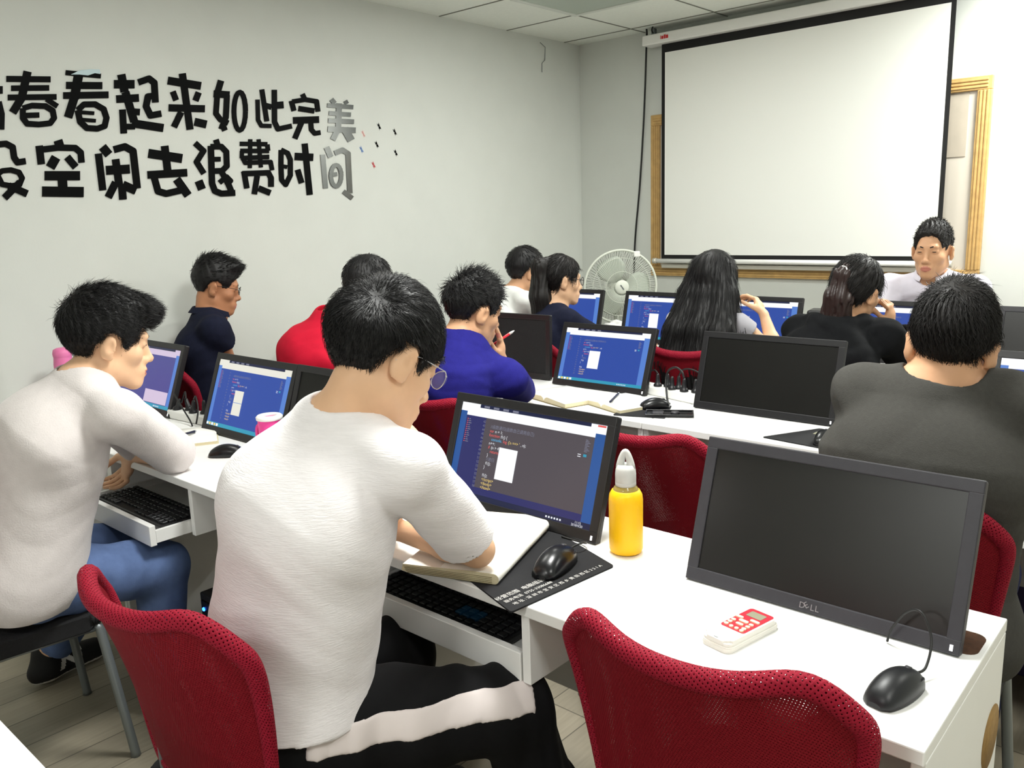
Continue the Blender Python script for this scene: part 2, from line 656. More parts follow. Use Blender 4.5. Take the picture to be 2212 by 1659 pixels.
R1, R2, R3, DEP = 1.10, 2.41, 3.72, .48
desk(-1.54, -.267, R1, DEP, 'white computer desk in the nearest row carrying the yellow bottle', [(-1.59 + .07, -.985, .0)], hole=True)
desk(-2.81, -1.541, R1, DEP, 'white computer desk in the nearest row carrying the pink cup', [(-2.78, -2.263, .12)])
desk(-3.795, -2.811, R1, DEP, 'white computer desk in the nearest row against the left wall', [])
desk(-1.56, -.30, R2, DEP, 'white computer desk in the middle row carrying the big dark monitor', [(-.93, -.34, .03)])
desk(-2.82, -1.561, R2, DEP, 'white computer desk in the middle row carrying two open books', [])
desk(-3.795, -2.821, R2, DEP, 'white computer desk in the middle row against the left wall', [])
desk(-1.40, -.15, R3, .50, 'white computer desk in the far row in front of the teacher', [])
desk(-2.66, -1.401, R3, .50, 'white computer desk in the far row in front of the long-haired girl', [])
desk(-3.795, -2.661, R3, .50, 'white computer desk in the far row near the fan', [])
desk(-2.30, -.75, -.15, DEP, 'white computer desk behind the camera, only a strip at the bottom left edge', [])


# ================================================================ MONITORS
UI = {}
for nm, c in (('blue', (44, 74, 158)), ('blue2', (64, 98, 186)), ('navy', (80, 74, 80)), ('indigo', (44, 46, 100)), ('white', (246, 248, 250)),  # navy is greyed: the code screen's glare is put into it
              ('cream', (228, 226, 214)), ('strip', (84, 126, 202)), ('stripd', (40, 84, 150)), ('lilac', (206, 190, 214)), ('violet', (74, 74, 140)),
              ('tgrey', (120, 122, 140)), ('tred', (225, 96, 92)), ('tblue', (92, 176, 222)), ('tyel', (236, 206, 120)), ('twhite', (232, 234, 240)), ('task', (30, 36, 66)), ('teal', (50, 150, 180))):
    UI[nm] = 'ui_' + nm
    emis('ui_' + nm, c, 1.0)
CODE = [(44, [('tgrey', '')]), (44, [('tgrey', '//\u51fd\u6570\u9012\u5f52(\u51fd\u6570\u81ea\u5df1\u8c03\u7528\u81ea\u5df1)')]),
        (45, [('tred', 'var '), ('twhite', 'n = 1;')]), (46, [('tred', 'function '), ('twhite', 'f1() {')]),
        (47, [('twhite', '  '), ('tblue', 'console.'), ('tred', 'log'), ('tyel', "('n ==> '"), ('twhite', ', n);')]),
        (48, [('twhite', ' n++;')]), (49, [('tred', ' if '), ('twhite', '(n > 4) {')]), (50, [('tred', '   return;')]),
        (51, [('twhite', ' }')]), (52, [('tgrey', ' //\u9012\u5f52')]), (53, [('twhite', ' f1();')]), (54, [('twhite', '}')]), (55, [('twhite', '')]),
        (56, [('twhite', 'f1();')]), (57, [('tyel', '</script>')]), (58, [('tyel', '</body>')]), (59, [('tyel', '</html>')])]


def screen_mesh(bm, w, h, kind, mats):
    """flat screen picture in local x (right) / z (up), front at y = 0; origin at panel bottom centre"""
    lay = [0.0]

    def idx(n):
        if n not in mats:
            mats.append(n)
        return mats.index(n)

    def rect(u0, v0, u1, v1, n):
        lay[0] += .00004
        vs = [bm.verts.new(((u - .5) * w, -lay[0], (1 - v) * h)) for u, v in ((u0, v1), (u1, v1), (u1, v0), (u0, v0))]
        f = bm.faces.new(vs)
        f.material_index = idx(n)

    def text(u, v, s, size, n):
        lay[0] += .000005
        M = Matrix(((1, 0, 0, (u - .5) * w), (0, 0, -1, -lay[0] - .0003), (0, 1, 0, (1 - v) * h), (0, 0, 0, 1)))
        return add_text(bm, s, size, M, idx(n))
    if kind in ('off', 'dark', 'matte'):
        rect(0, 0, 1, 1, {'off': 'panel_off', 'dark': 'panel_dark', 'matte': 'seat_black'}[kind])
        return
    bg = {'main': UI['navy'], 'lilac': UI['violet']}.get(kind, UI['blue'])
    wh = UI['cream'] if kind in ('cream',) else UI['lilac'] if kind == 'lilac' else UI['white']
    rect(0, 0, 1, 1, UI['stripd'] if kind == 'main' else UI['strip'])
    rect(0, 0, 1, .04, UI['task'])
    rect(0, .0, .14, .04, wh)
    for k in range(4):
        rect(.17 + .07 * k, .012, .21 + .07 * k, .034, UI['tgrey'])
    rect(.90, 0.008, 1, .04, wh)
    rect(.94, .012, .99, .03, UI['tred'] if kind == 'main' else wh)
    rect(0, .04, 1, .095, wh)
    rect(.05, .095, .935, .135, wh)
    rect(.05, .135, .935, .94, bg)
    if kind == 'main':
        rect(.05, .135, .2, .94, UI['indigo'])
        rect(.05, .87, .935, .94, UI['indigo'])
    rect(0, .94, 1, 1, UI['task'] if kind == 'main' else UI['teal'])
    if kind in ('blank',):
        return
    fs = .0108 if kind == 'main' else .0085
    v = .165
    if kind != 'lilac':
        for k in range(12):
            rect(.06, .17 + .022 * k, .068, .178 + .022 * k, UI['tred'])
            rect(.073, .17 + .022 * k, .085 + .005 * (k % 3), .178 + .022 * k, UI['tgrey'])
        ln = 41
        y = .19
        for k, (n, runs) in enumerate(CODE):
            text(.185, y, str(42 + k), fs * .8, UI['tgrey'])
            uu = .245
            for (c, s) in runs:
                if s.strip():
                    wd = text(uu + .008 * (len(s) - len(s.lstrip())), y, s.strip(), fs, UI[c])
                    uu += (wd + fs * .35) / w + .008 * (len(s) - len(s.lstrip()))
                else:
                    uu += .02
            y += .0425
        for k in range(9):
            rect(.885, .17 + .014 * k, .90 + .02 * ((k * 7) % 5) / 5, .176 + .014 * k, UI['tgrey'])
        for k in range(2):
            rect(.85, .315 + .02 * k, .87, .322 + .02 * k, UI['twhite'])
        rect(.885, .31, .905, .335, UI['teal'])
    if kind == 'lilac':
        rect(.30, .40, .38, .62, wh)
        rect(.52, .72, .93, .93, wh)
    elif kind == 'cream':
        rect(.32, .42, .44, .78, wh)
        rect(.322, .595, .438, .602, UI['strip'])
    else:
        rect(.335, .41, .465, .74, wh)
    for k in range(5):
        rect(.01 + .035 * k, .952, .036 + .035 * k, .99, UI['white'] if k % 2 == 0 else UI['tyel'])
    for k in range(6):
        rect(.72 + .018 * k, .962, .73 + .018 * k, .98, UI['twhite'])
    if kind == 'main':
        text(.905, .965, '11:15', .008, UI['twhite'])
        text(.885, .992, '2018/4/20', .008, UI['twhite'])


def monitor(x, y, kind, label, tilt=19.0, rotz=0.0, W=.497, H=.288, z=.7515, logo=False, group=None, led=True, bez='black_plastic'):
    t = empty('computer_monitor', label, 'monitor', (x, y, z), math.radians(rotz), group=group)
    M = Matrix.Rotation(-math.radians(tilt), 4, 'X')
    bm = nbm()
    box(bm, (-W / 2, .004, .002), (W / 2, .022, H), bev=.004)
    sd, tp, bt = .023, .023, .028
    box(bm, (-W / 2, 0, H - tp), (W / 2, .008, H), bev=.0022)
    box(bm, (-W / 2, 0, .002), (W / 2, .008, bt), bev=.0022)
    box(bm, (-W / 2, 0, bt - .002), (-W / 2 + sd, .008, H - tp + .002), bev=.0018)
    box(bm, (W / 2 - sd, 0, bt - .002), (W / 2, .008, H - tp + .002), bev=.0018)
    box(bm, (-W * .32, .018, H * .15), (W * .32, .046, H * .85), bev=.012)
    for v in bm.verts:
        v.co = M @ v.co
    b = obj('housing', bm, bez, t)
    bm = nbm()
    mats = []
    screen_mesh(bm, W - 2 * sd + .002, H - tp - bt + .002, kind, mats)
    MS = M @ Matrix.Translation((0, .0036, bt - .001))
    for v in bm.verts:
        v.co = MS @ v.co
    me = bpy.data.meshes.new('screen')
    bm.to_mesh(me)
    bm.free()
    link('screen', me, mats, t)
    if led:
        bm = nbm()
        box(bm, (W / 2 - .016, -.0006, .008), (W / 2 - .011, .001, .018))
        for v in bm.verts:
            v.co = M @ v.co
        obj('power_light', bm, 'led_white', b)
    if logo:
        bm = nbm()
        vs, fs = text_geo('DELL', .0155)
        xm = max(v[0] for v in vs)
        for nm, dx in (('D', 0), ('L', .0205), ('L', .0290)):
            add_text(bm, nm, .0155, M @ Matrix(((1, 0, 0, -xm / 2 + dx), (0, 0, -1, -.0008), (0, 1, 0, .0085), (0, 0, 0, 1))))
        add_text(bm, 'E', .0155, M @ Matrix.Translation((-xm / 2 + .0128, -.0008, .0125)) @ Matrix.Rotation(math.radians(-38), 4, 'Y') @ Matrix(((1, 0, 0, -.002), (0, 0, -1, 0), (0, 1, 0, -.003), (0, 0, 0, 1))))
        obj('brand_logo', bm, 'silver', b, label='silver maker lettering')
    bm = nbm()
    box(bm, (-.06, .05, 0), (.06, .15, .008), bev=.003)
    box(bm, (-.025, .055, .006), (.025, .085, .12), bev=.004)
    obj('stand', bm, 'black_plastic', t)
    return t


monitor(-.545, 1.382, 'off', 'big dark dusty monitor facing the empty chair in front, maker lettering below', logo=True, tilt=18.5, bez='grey_bezel')
monitor(-1.287, 1.414, 'main', 'monitor showing code beside the yellow bottle', tilt=18.5, W=.502)
monitor(-2.04, 1.44, 'dark', 'dark monitor partly hidden behind the nearest man in the white sweater', tilt=18)
monitor(-2.545, 1.436, 'cream', 'monitor with blue screen next to the pink cup', tilt=20)
monitor(-3.322, 1.456, 'lilac', 'monitor with violet screen beyond the face of the man in the grey sweater', tilt=20)
monitor(-1.262, 2.702, 'dark', 'dark monitor on the middle row, right of the power strip', tilt=15.5, W=.523)
monitor(-2.012, 2.768, 'code', 'monitor with blue code screen standing behind the open books', tilt=20, W=.47, H=.276)
monitor(-2.545, 2.80, 'matte', 'upright matte black monitor beyond the red pen', tilt=2, rotz=4, led=False)
monitor(-3.50, 2.80, 'dark', 'dark monitor by the left wall whose corner shows above the red jacket', tilt=3)
monitor(-.335, 2.76, 'code', 'monitor just beyond the man in the dark grey tee', tilt=20)
monitor(-3.60, 4.0, 'dark', 'dark monitor in the far row by the left wall', tilt=2)
monitor(-3.09, 3.93, 'blank', 'monitor with plain blue screen left of the fan', tilt=14)
monitor(-2.44, 3.93, 'code', 'monitor with blue code screen right of the fan', tilt=14)
monitor(-1.905, 3.93, 'code', 'monitor with blue screen beyond the raised hand of the long-haired girl', tilt=14)
monitor(-1.20, 3.96, 'code', 'monitor with blue screen between the ponytail girl in black and the teacher', tilt=14)
monitor(-.56, 3.93, 'off', 'dark monitor at the right edge of the far row', tilt=14, bez='grey_bezel')

# brown slot cut in the desktop behind the big dark monitor
bm = nbm()
prism(bm, rrect(.505, .085, .02, cx=-.530, cy=1.447), .7495, .7508)
o = obj('desk_slot', bm, 'slot_brown')
o.parent = bpy.data.objects['computer_desk']
o.matrix_parent_inverse = Matrix.Translation(-Vector(bpy.data.objects['computer_desk'].location))


# ================================================================ CHAIRS
def back_pt(u, v, off=0.0):
    hw = .178 + .054 * v ** .8 
    hw *= 1 - .10 * max(0, (v - .66) / .34) ** 3
    x = u * hw
    y = -.215 - .075 * v - .03 * v ** 3 + (.035 + .045 * v) * abs(u) ** 2.2
    z = .50 + .375 * v + .046 * v ** 2 * abs(u) ** 2.5 - .080 * v ** 5 * (max(0, abs(u) - .66) / .34) ** 2
    return Vector((x, y + off, z))


def make_chair(label):
    t = empty('mesh_chair', label, 'chair')
    bm = nbm()
    uvl = bm.loops.layers.uv.new('UVMap')
    nu, nv = 28, 20
    for off in (0.0, .014):
        g = [[bm.verts.new(back_pt(-1 + 2 * i / nu, j / nv, off)) for i in range(nu + 1)] for j in range(nv + 1)]
        for j in range(nv):
            for i in range(nu):
                f = bm.faces.new((g[j][i], g[j][i + 1], g[j + 1][i + 1], g[j + 1][i]))
                f.smooth = True
                for lp, (a, b) in zip(f.loops, ((i, j), (i + 1, j), (i + 1, j + 1), (i, j + 1))):
                    lp[uvl].uv = (a / nu * .45 + off * 7, b / nv * .38 + off * 3)
    me = bpy.data.meshes.new('backrest')
    bm.to_mesh(me)
    bm.free()
    bk = link('backrest', me, 'chair_mesh', t)
    # rolled rim all round
    path = []
    N = 30
    for k in range(N + 1):
        path.append(back_pt(-1, k / N, .007))
    # round the top corners
    top = [back_pt(-1 + 2 * k / 36, 1.0, .007) for k in range(1, 36)]
    path += top
    for k in range(N + 1):
        path.append(back_pt(1, 1 - k / N, .007))
    path += [back_pt(1 - 2 * k / 24, 0, .007) for k in range(1, 24)]
    # soften corners by smoothing the closed path
    P = [p.copy() for p in path]
    for it in range(5):
        P = [(P[i - 1] + P[i] * 2 + P[(i + 1) % len(P)]) / 4 for i in range(len(P))]
    bm = nbm()
    uvl = bm.loops.layers.uv.new('UVMap')
    n = 10
    rings = []
    for i, p in enumerate(P):
        d = (P[(i + 1) % len(P)] - P[i - 1]).normalized()
        y = Vector((0, 1, 0))
        y = (y - d * y.dot(d)).normalized()
        x = y.cross(d)
        rr = .0125 + .0045 * max(0, min(1, (p.z - .62) / .2))
        rings.append([bm.verts.new(p + x * math.cos(2 * math.pi * k / n) * rr + y * math.sin(2 * math.pi * k / n) * rr * .95) for k in range(n)])
    for i in range(len(P)):
        a, b = rings[i], rings[(i + 1) % len(P)]
        for k in range(n):
            f = bm.faces.new((a[k], a[(k + 1) % n], b[(k + 1) % n], b[k]))
            f.smooth = True
            for lp, (aa, bb2) in zip(f.loops, ((k, i), (k + 1, i), (k + 1, i + 1), (k, i + 1))):
                lp[uvl].uv = (aa / n * .08, bb2 * .0125)
    me = bpy.data.meshes.new('rim')
    bmesh.ops.recalc_face_normals(bm, faces=bm.faces[:])
    bm.to_mesh(me)
    bm.free()
    link('rim', me, 'chair_rim', bk)
    bm = nbm()
    prism(bm, rrect(.43, .43, .06, 6), 0, .045)
    bmesh.ops.bevel(bm, geom=[e for e in bm.edges], offset=.012, segments=3, affect='EDGES')
    for v in bm.verts:
        v.co.z += .405 + .01 * (1 - (v.co.x / .22) ** 2)
    obj('seat', bm, 'seat_black', t, smooth=True)
    for sx in (-1, 1):
        bm = nbm()
        tube(bm, spline([(sx * .12, -.17, .41), (sx * .12, -.192, .46), (sx * .12, -.196, .56), (sx * .11, -.205, .66)], 6), .011, 8)
        obj('back_post', bm, 'metal_grey', t)
        for sy in (-1, 1):
            bm = nbm()
            tube(bm, [(sx * .185, sy * .17, .415), (sx * .195, sy * .185, .40), (sx * .225, sy * .225, .012), (sx * .225, sy * .225, 0)], [.0115, .0125, .0125, .014], 10)
            obj('leg', bm, 'metal_grey', t)
        bm = nbm()
        tube(bm, [(sx * .19, -.18, .40), (sx * .19, .18, .40)], .010, 8)
        obj('seat_rail', bm, 'metal_grey', t)
    return t


CH = make_chair('red mesh chair standing empty in front of the big dark monitor')
CH.location = (-.545, 1.195, 0)
CH.rotation_euler = (0, 0, math.radians(4))
CHG = 'red mesh chairs along the desks'
CH['group'] = CHG
for x, y, rz, lb in ((-1.325, .80, 4, 'red mesh chair under the nearest man in the white sweater'),
                     (-2.50, .66, -6, 'red mesh chair under the man in the grey sweater and jeans'),
                     (-3.46, 1.93, -10, 'red mesh chair under the man in navy tee by the wall'),
                     (-2.80, 1.95, -4, 'red mesh chair under the hunched person in the red jacket'),
                     (-2.04, 2.10, 2, 'red mesh chair under the man in blue tee holding a red pen'),
                     (-1.22, 2.12, 0, 'red mesh chair standing empty behind the yellow bottle'),
                     (-.545, 1.95, 4, 'red mesh chair under the man in the dark grey tee'),
                     (-3.12, 3.45, 0, 'red mesh chair under the man in the white shirt in the far row'),
                     (-2.56, 3.22, -5, 'red mesh chair under the girl with glasses and ponytail'),
                     (-1.82, 3.36, 6, 'red mesh chair under the girl with long loose hair'),
                     (-1.20, 3.22, 0, 'red mesh chair under the ponytail girl in the black hoodie'),
                     (-1.13, 4.56, 176, 'red mesh chair under the teacher facing the class')):
    c = copy_tree(CH)
    c.location = (x, y, 0)
    c.rotation_euler = (0, 0, math.radians(rz))
    c['label'] = lb


# ================================================================ WALL LETTERING
def stroke_polys(w, pts):
    out = []
    pts = [np.array(p, float) for p in pts]
    for a, b in zip(pts[:-1], pts[1:]):
        d = (b - a) / (np.linalg.norm(b - a) + 1e-9)
        nn = np.array([-d[1], d[0]]) * w / 2
        out.append([a + nn, b + nn, b - nn, a - nn])
    for p in pts[1:-1]:
        out.append([p + np.array([math.cos(k * math.pi / 8), math.sin(k * math.pi / 8)]) * w / 2 for k in range(16)])
    return out


def ring_pts(cx, cy, rx, ry, n=20):
    return [(cx + rx * math.cos(2 * math.pi * k / n), cy + ry * math.sin(2 * math.pi * k / n)) for k in range(n + 1)]


GA, GB = (0, 130, 4.809), (380, 130, 5.026)
LETTERS = [
 ('\u9752', GA, 'upper', [(80, [(-60, 310), (26, 310)]), (50, [(-10, 430), (22, 560), (18, 722)])]),
 ('\u6625', GA, 'upper', [(62, [(65, 195), (523, 200)]), (58, [(115, 292), (508, 288)]), (60, [(80, 388), (585, 382)]), (84, [(285, 118), (222, 400)]), (84, [(225, 390), (130, 545)]),
        (52, [(480, 405), (595, 480)]), (60, [(235, 500), (330, 472), (470, 478), (545, 525), (560, 600), (520, 655), (400, 668), (280, 660), (235, 600), (235, 500)]), (55, [(240, 575), (405, 570)])]),
 ('\u770b', GA, 'upper', [(52, [(680, 130), (1045, 165)]), (74, [(685, 262), (1060, 265)]), (70, [(655, 368), (1125, 360)]), (95, [(815, 150), (770, 400)]), (88, [(770, 390), (705, 595)]),
        (62, [(805, 520), (870, 460), (985, 458), (1075, 510), (1104, 600), (1085, 685), (1010, 712), (900, 705), (830, 640), (805, 520)]), (38, [(820, 540), (975, 552)]), (38, [(850, 618), (992, 630)])]),
 ('\u8d77', GA, 'upper', [(88, [(1182, 250), (1395, 250)]), (84, [(1258, 148), (1292, 330)]), (80, [(1206, 405), (1440, 392)]), (82, [(1300, 330), (1392, 640)]), (68, [(1380, 535), (1450, 540)]),
        (68, [(1270, 512), (1284, 762)]), (84, [(1370, 655), (1695, 705)]), (60, [(1284, 690), (1400, 690)]), (68, [(1435, 232), (1545, 192), (1600, 235), (1612, 440)]), (68, [(1612, 370), (1535, 378), (1515, 480), (1560, 575), (1672, 555)])]),
 ('\u6765', GA, 'upper', [(82, [(1742, 212), (2085, 268)]), (72, [(1892, 138), (1972, 722)]), (60, [(1792, 325), (1828, 418)]), (64, [(2062, 335), (2028, 422)]), (74, [(1750, 495), (2125, 505)]),
        (66, [(1880, 540), (1805, 695)]), (82, [(2020, 640), (2142, 668)])]),
 ('\u5982', GB, 'upper', [(68, [(488, 222), (452, 345)]), (78, [(408, 365), (580, 378)]), (60, [(445, 400), (432, 580), (480, 645), (565, 685)]), (62, [(552, 380), (540, 620), (490, 750)]),
        (60, [(500, 690), (530, 765)]), (50, ring_pts(690, 555, 63, 208))]),
 ('\u6b64', GB, 'upper', [(46, [(884, 428), (890, 650), (925, 712), (1035, 715)]), (52, [(930, 318), (985, 665)]), (60, [(960, 490), (1035, 510)]), (56, [(1066, 322), (1068, 670), (1105, 748), (1255, 715)]), (76, [(1075, 492), (1165, 485)])]),
 ('\u5b8c', GB, 'upper', [(52, [(1370, 368), (1395, 420)]), (54, [(1250, 440), (1280, 552)]), (52, [(1262, 450), (1400, 428), (1525, 448), (1540, 560)]), (58, [(1328, 525), (1500, 552)]),
        (74, [(1270, 655), (1550, 645)]), (58, [(1360, 680), (1288, 852)]), (52, [(1462, 680), (1468, 755), (1505, 795), (1566, 785)])]),
 ('\u7f8e', GB, 'upper', [(50, [(1685, 425), (1722, 470)]), (44, [(1835, 440), (1855, 475)]), (46, [(1640, 490), (1922, 510)]), (46, [(1658, 575), (1896, 592)]), (50, [(1650, 655), (1930, 668)]),
        (60, [(1768, 470), (1760, 730)]), (60, [(1645, 748), (1948, 762)]), (60, [(1745, 770), (1700, 865)]), (82, [(1828, 745), (1900, 872)])]),
 ('\u6ca1', GA, 'lower', [(66, [(-20, 875), (60, 868), (130, 905), (145, 1010), (180, 1062), (265, 1048)]), (56, [(-30, 1190), (20, 1150), (110, 1140), (195, 1165), (228, 1225), (200, 1295), (110, 1305), (20, 1290), (-30, 1190)]),
        (74, [(205, 1270), (45, 1430)]), (74, [(90, 1305), (280, 1388)])]),
 ('\u7a7a', GA, 'lower', [(76, [(405, 888), (428, 1082)]), (66, [(420, 930), (600, 908), (780, 912), (836, 960), (845, 1065)]), (90, [(600, 832), (622, 900)]), (98, [(580, 1010), (520, 1115)]), (74, [(695, 1005), (785, 1112)]),
        (96, [(462, 1200), (828, 1200)]), (96, [(645, 1235), (650, 1325)]), (106, [(436, 1364), (866, 1370)])]),
 ('\u95f2', GA, 'lower', [(74, [(1020, 970), (1066, 1352)]), (88, [(1062, 900), (1130, 982)]), (74, [(1180, 930), (1295, 898), (1380, 945), (1424, 1332)]), (94, [(1100, 1145), (1345, 1130)]), (78, [(1198, 1028), (1236, 1300)]),
        (78, [(1200, 1270), (1122, 1425)]), (78, [(1262, 1285), (1275, 1448)]), (88, [(1275, 1295), (1410, 1355)])]),
 ('\u53bb', GA, 'lower', [(94, [(1540, 968), (1890, 1022)]), (78, [(1708, 890), (1740, 1155)]), (80, [(1530, 1192), (1942, 1168)]), (70, [(1600, 1220), (1640, 1362), (1725, 1386), (1880, 1350)]), (84, [(1832, 1235), (1952, 1405)])]),
 ('\u6d6a', GB, 'lower', [(62, [(205, 900), (298, 985), (222, 1105), (302, 1232)]), (100, [(222, 1372), (302, 1340)]), (60, [(432, 862), (450, 920)]), (62, [(375, 940), (490, 938), (545, 995), (550, 1150), (500, 1200), (375, 1205)]),
        (52, [(390, 1075), (482, 1075)]), (66, [(376, 930), (390, 1340), (420, 1420), (490, 1448), (640, 1440)]), (62, [(490, 1210), (560, 1330), (610, 1450)]), (54, [(470, 1330), (545, 1265), (590, 1310), (545, 1360)])]),
 ('\u8d39', GB, 'lower', [(48, [(692, 908), (990, 912)]), (50, [(698, 985), (1008, 985)]), (50, [(715, 1062), (1010, 1050)]), (44, [(805, 858), (800, 1172)]), (44, [(895, 858), (920, 1165)]), (48, [(990, 915), (998, 985)]), (44, [(715, 985), (712, 1065)]),
        (48, [(720, 1060), (750, 1115), (1025, 1105), (1042, 1195)]), (58, [(735, 1205), (768, 1392)]), (60, [(720, 1232), (1000, 1222), (1030, 1280), (1030, 1375)]), (58, [(880, 1255), (848, 1455)]), (64, [(895, 1390), (1022, 1442)])]),
 ('\u65f6', GB, 'lower', [(54, [(1140, 975), (1210, 1010), (1240, 1080), (1240, 1250), (1190, 1352), (1145, 1300), (1138, 1150), (1140, 975)]), (42, [(1150, 1150), (1205, 1160)]), (64, [(1395, 905), (1450, 1462)]), (80, [(1288, 1045), (1487, 1055)]), (60, [(1318, 1188), (1362, 1335)])]),
 ('\u95f4', GB, 'lower', [(54, [(1590, 1025), (1622, 1392)]), (60, [(1632, 945), (1678, 1052)]), (56, [(1720, 1010), (1805, 975), (1866, 1015), (1886, 1445)]), (50, [(1815, 1425), (1912, 1500)]), (46, ring_pts(1735, 1255, 56, 115)), (42, [(1690, 1242), (1745, 1236)])]),
]
WX = XW + .0008
for ch, (gx0, gy0, gs), line, strokes in LETTERS:
    bm = nbm()
    kz = 0
    for w, pts in strokes:
        for poly in stroke_polys(w, pts):
            P3 = [at_x(gx0 + p[0] / gs, gy0 + p[1] / gs, WX) for p in poly]
            a = [bm.verts.new(p) for p in P3]
            kz += 1
            b = [bm.verts.new(p + Vector((.004 + .00006 * kz, 0, 0))) for p in P3]
            n_ = len(a)
            fs = [bm.faces.new(b), bm.faces.new(a[::-1])]
            for k in range(n_):
                fs.append(bm.faces.new((a[k], a[(k + 1) % n_], b[(k + 1) % n_], b[k])))
    mt = 'letter_glare' if ch in '\u7f8e\u95f4' else 'letter_black'
    lab = ('reflection-greyed black' if mt == 'letter_glare' else 'black') + ' wall character ' + ch + ' in the ' + line + ' line of lettering'
    if ch == '\u9752':
        lab = 'black wall character cut off by the left edge of the upper line'
    o = obj('wall_character', bm, mt)
    c = sum((v.co for v in o.data.vertices), Vector()) / len(o.data.vertices)
    o.data.transform(Matrix.Translation(-c))
    o.location = c
    tag(o, lab, 'lettering', group='characters of the wall slogan')
    if ch == '\u770b':
        bm = nbm()
        pp = [at_x(x, y, WX + .006) for x, y in ((153, 161), (172, 152), (195, 149.5), (215, 150), (217, 160), (205, 158), (190, 163), (172, 161))]
        bm.faces.new([bm.verts.new(p - c) for p in pp])
        r_ = bmesh.ops.extrude_face_region(bm, geom=bm.faces[:])
        for v in r_['geom']:
            if isinstance(v, bmesh.types.BMVert):
                v.co.x += .001
        obj('reflection_patch', bm, 'reflection_pale', o, label='pale patch of reflected light on the top stroke')  # bright reflection on the stroke, added as a pale patch
for bx, by, mt, cn, where in ((819, 273, 'letter_black', 'black', 'topmost'), (853, 285, 'letter_black', 'black', 'upper right'), (785, 289, 'bf_pink', 'pale pink', 'beside the lettering'), (814, 312, 'letter_black', 'black', 'middle'),
                       (781, 323, 'bf_blue', 'light blue', 'beside the lettering'), (855, 330, 'letter_black', 'black', 'lower right'), (807, 356, 'bf_red', 'red', 'lowest')):
    if mt not in MATS:
        mat(mt, {'bf_pink': (222, 176, 170), 'bf_blue': (110, 140, 190), 'bf_red': (190, 84, 88)}[mt], rough=.5)
    c = at_x(bx, by, WX)
    bm = nbm()
    s = .030
    for sx in (-1, 1):
        for poly in ([(0, .1), (.25, .75), (.75, .95), (.95, .6), (.7, .15), (.1, 0)], [(0, -.05), (.6, -.1), (.8, -.4), (.6, -.8), (.25, -.75), (.05, -.3)]):
            prism(bm, [(sx * p[0] * s, p[1] * s) for p in poly], 0, .0015, M=Matrix.Rotation(math.radians(sx * 18), 4, 'Y'))
    prism(bm, [(-.04 * s, .5 * s), (.04 * s, .5 * s), (.05 * s, -.5 * s), (-.05 * s, -.5 * s)], 0, .003)
    MR = Matrix(((0, 0, 1, 0), (1, 0, 0, 0), (0, 1, 0, 0), (0, 0, 0, 1))) @ Matrix.Rotation(math.radians(28), 4, 'Z')
    for v in bm.verts:
        v.co = MR @ v.co
    o = obj('butterfly_sticker', bm, mt)
    o.location = c
    tag(o, cn + ' butterfly sticker on the wall, ' + where + ' of the seven', 'sticker', group='butterfly wall stickers')

# ================================================================ SMALL THINGS
ZT = .7502


def put(o, p, rz=0.0):
    o.location = p
    o.rotation_euler = (0, 0, math.radians(rz))
    return o


def sloc(x, y, z=ZT):
    p = at_z(x, y, z)
    return (p.x, p.y, z)


# yellow bottle
t = empty('water_bottle', 'bright yellow sleeved glass bottle with frosted loop cap on the white desk', 'bottle', (-.965, 1.430, ZT))
bm = nbm()
lathe(bm, [(0, 0), (.027, 0), (.0335, .003), (.036, .010), (.0362, .05), (.0365, .118), (.035, .130), (.030, .1395), (.0255, .1425), (.0245, .1415), (.0245, .10), (0, .10)], 48)
obj('sleeve', bm, 'yellow', t, label='bright yellow silicone sleeve')
bm = nbm()
lathe(bm, [(.026, .128), (.0285, .139), (.0245, .147), (.0205, .151), (.0200, .158), (0, .158)], 40)
obj('glass_neck', bm, 'bottle_glass', t)
bm = nbm()
lathe(bm, [(.0205, .150), (.0222, .1505), (.0222, .158), (.0215, .159), (.0222, .160), (.0222, .176), (.021, .186), (.017, .196), (0, .196)], 40)
# loop: teardrop arch
arc = []
for k in range(21):
    a = math.pi * k / 20
    arc.append((.0118 * math.cos(a) * (1 - .35 * math.sin(a)), 0, .188 + .036 * math.sin(a) ** .9))
tube(bm, arc, [.0092 - .0030 * math.sin(math.pi * k / 20) for k in range(21)], 12)
o = obj('loop_cap', bm, 'cap_clear', t, smooth=True, label='frosted clear cap with loop')
o.rotation_euler = (0, 0, math.radians(25))


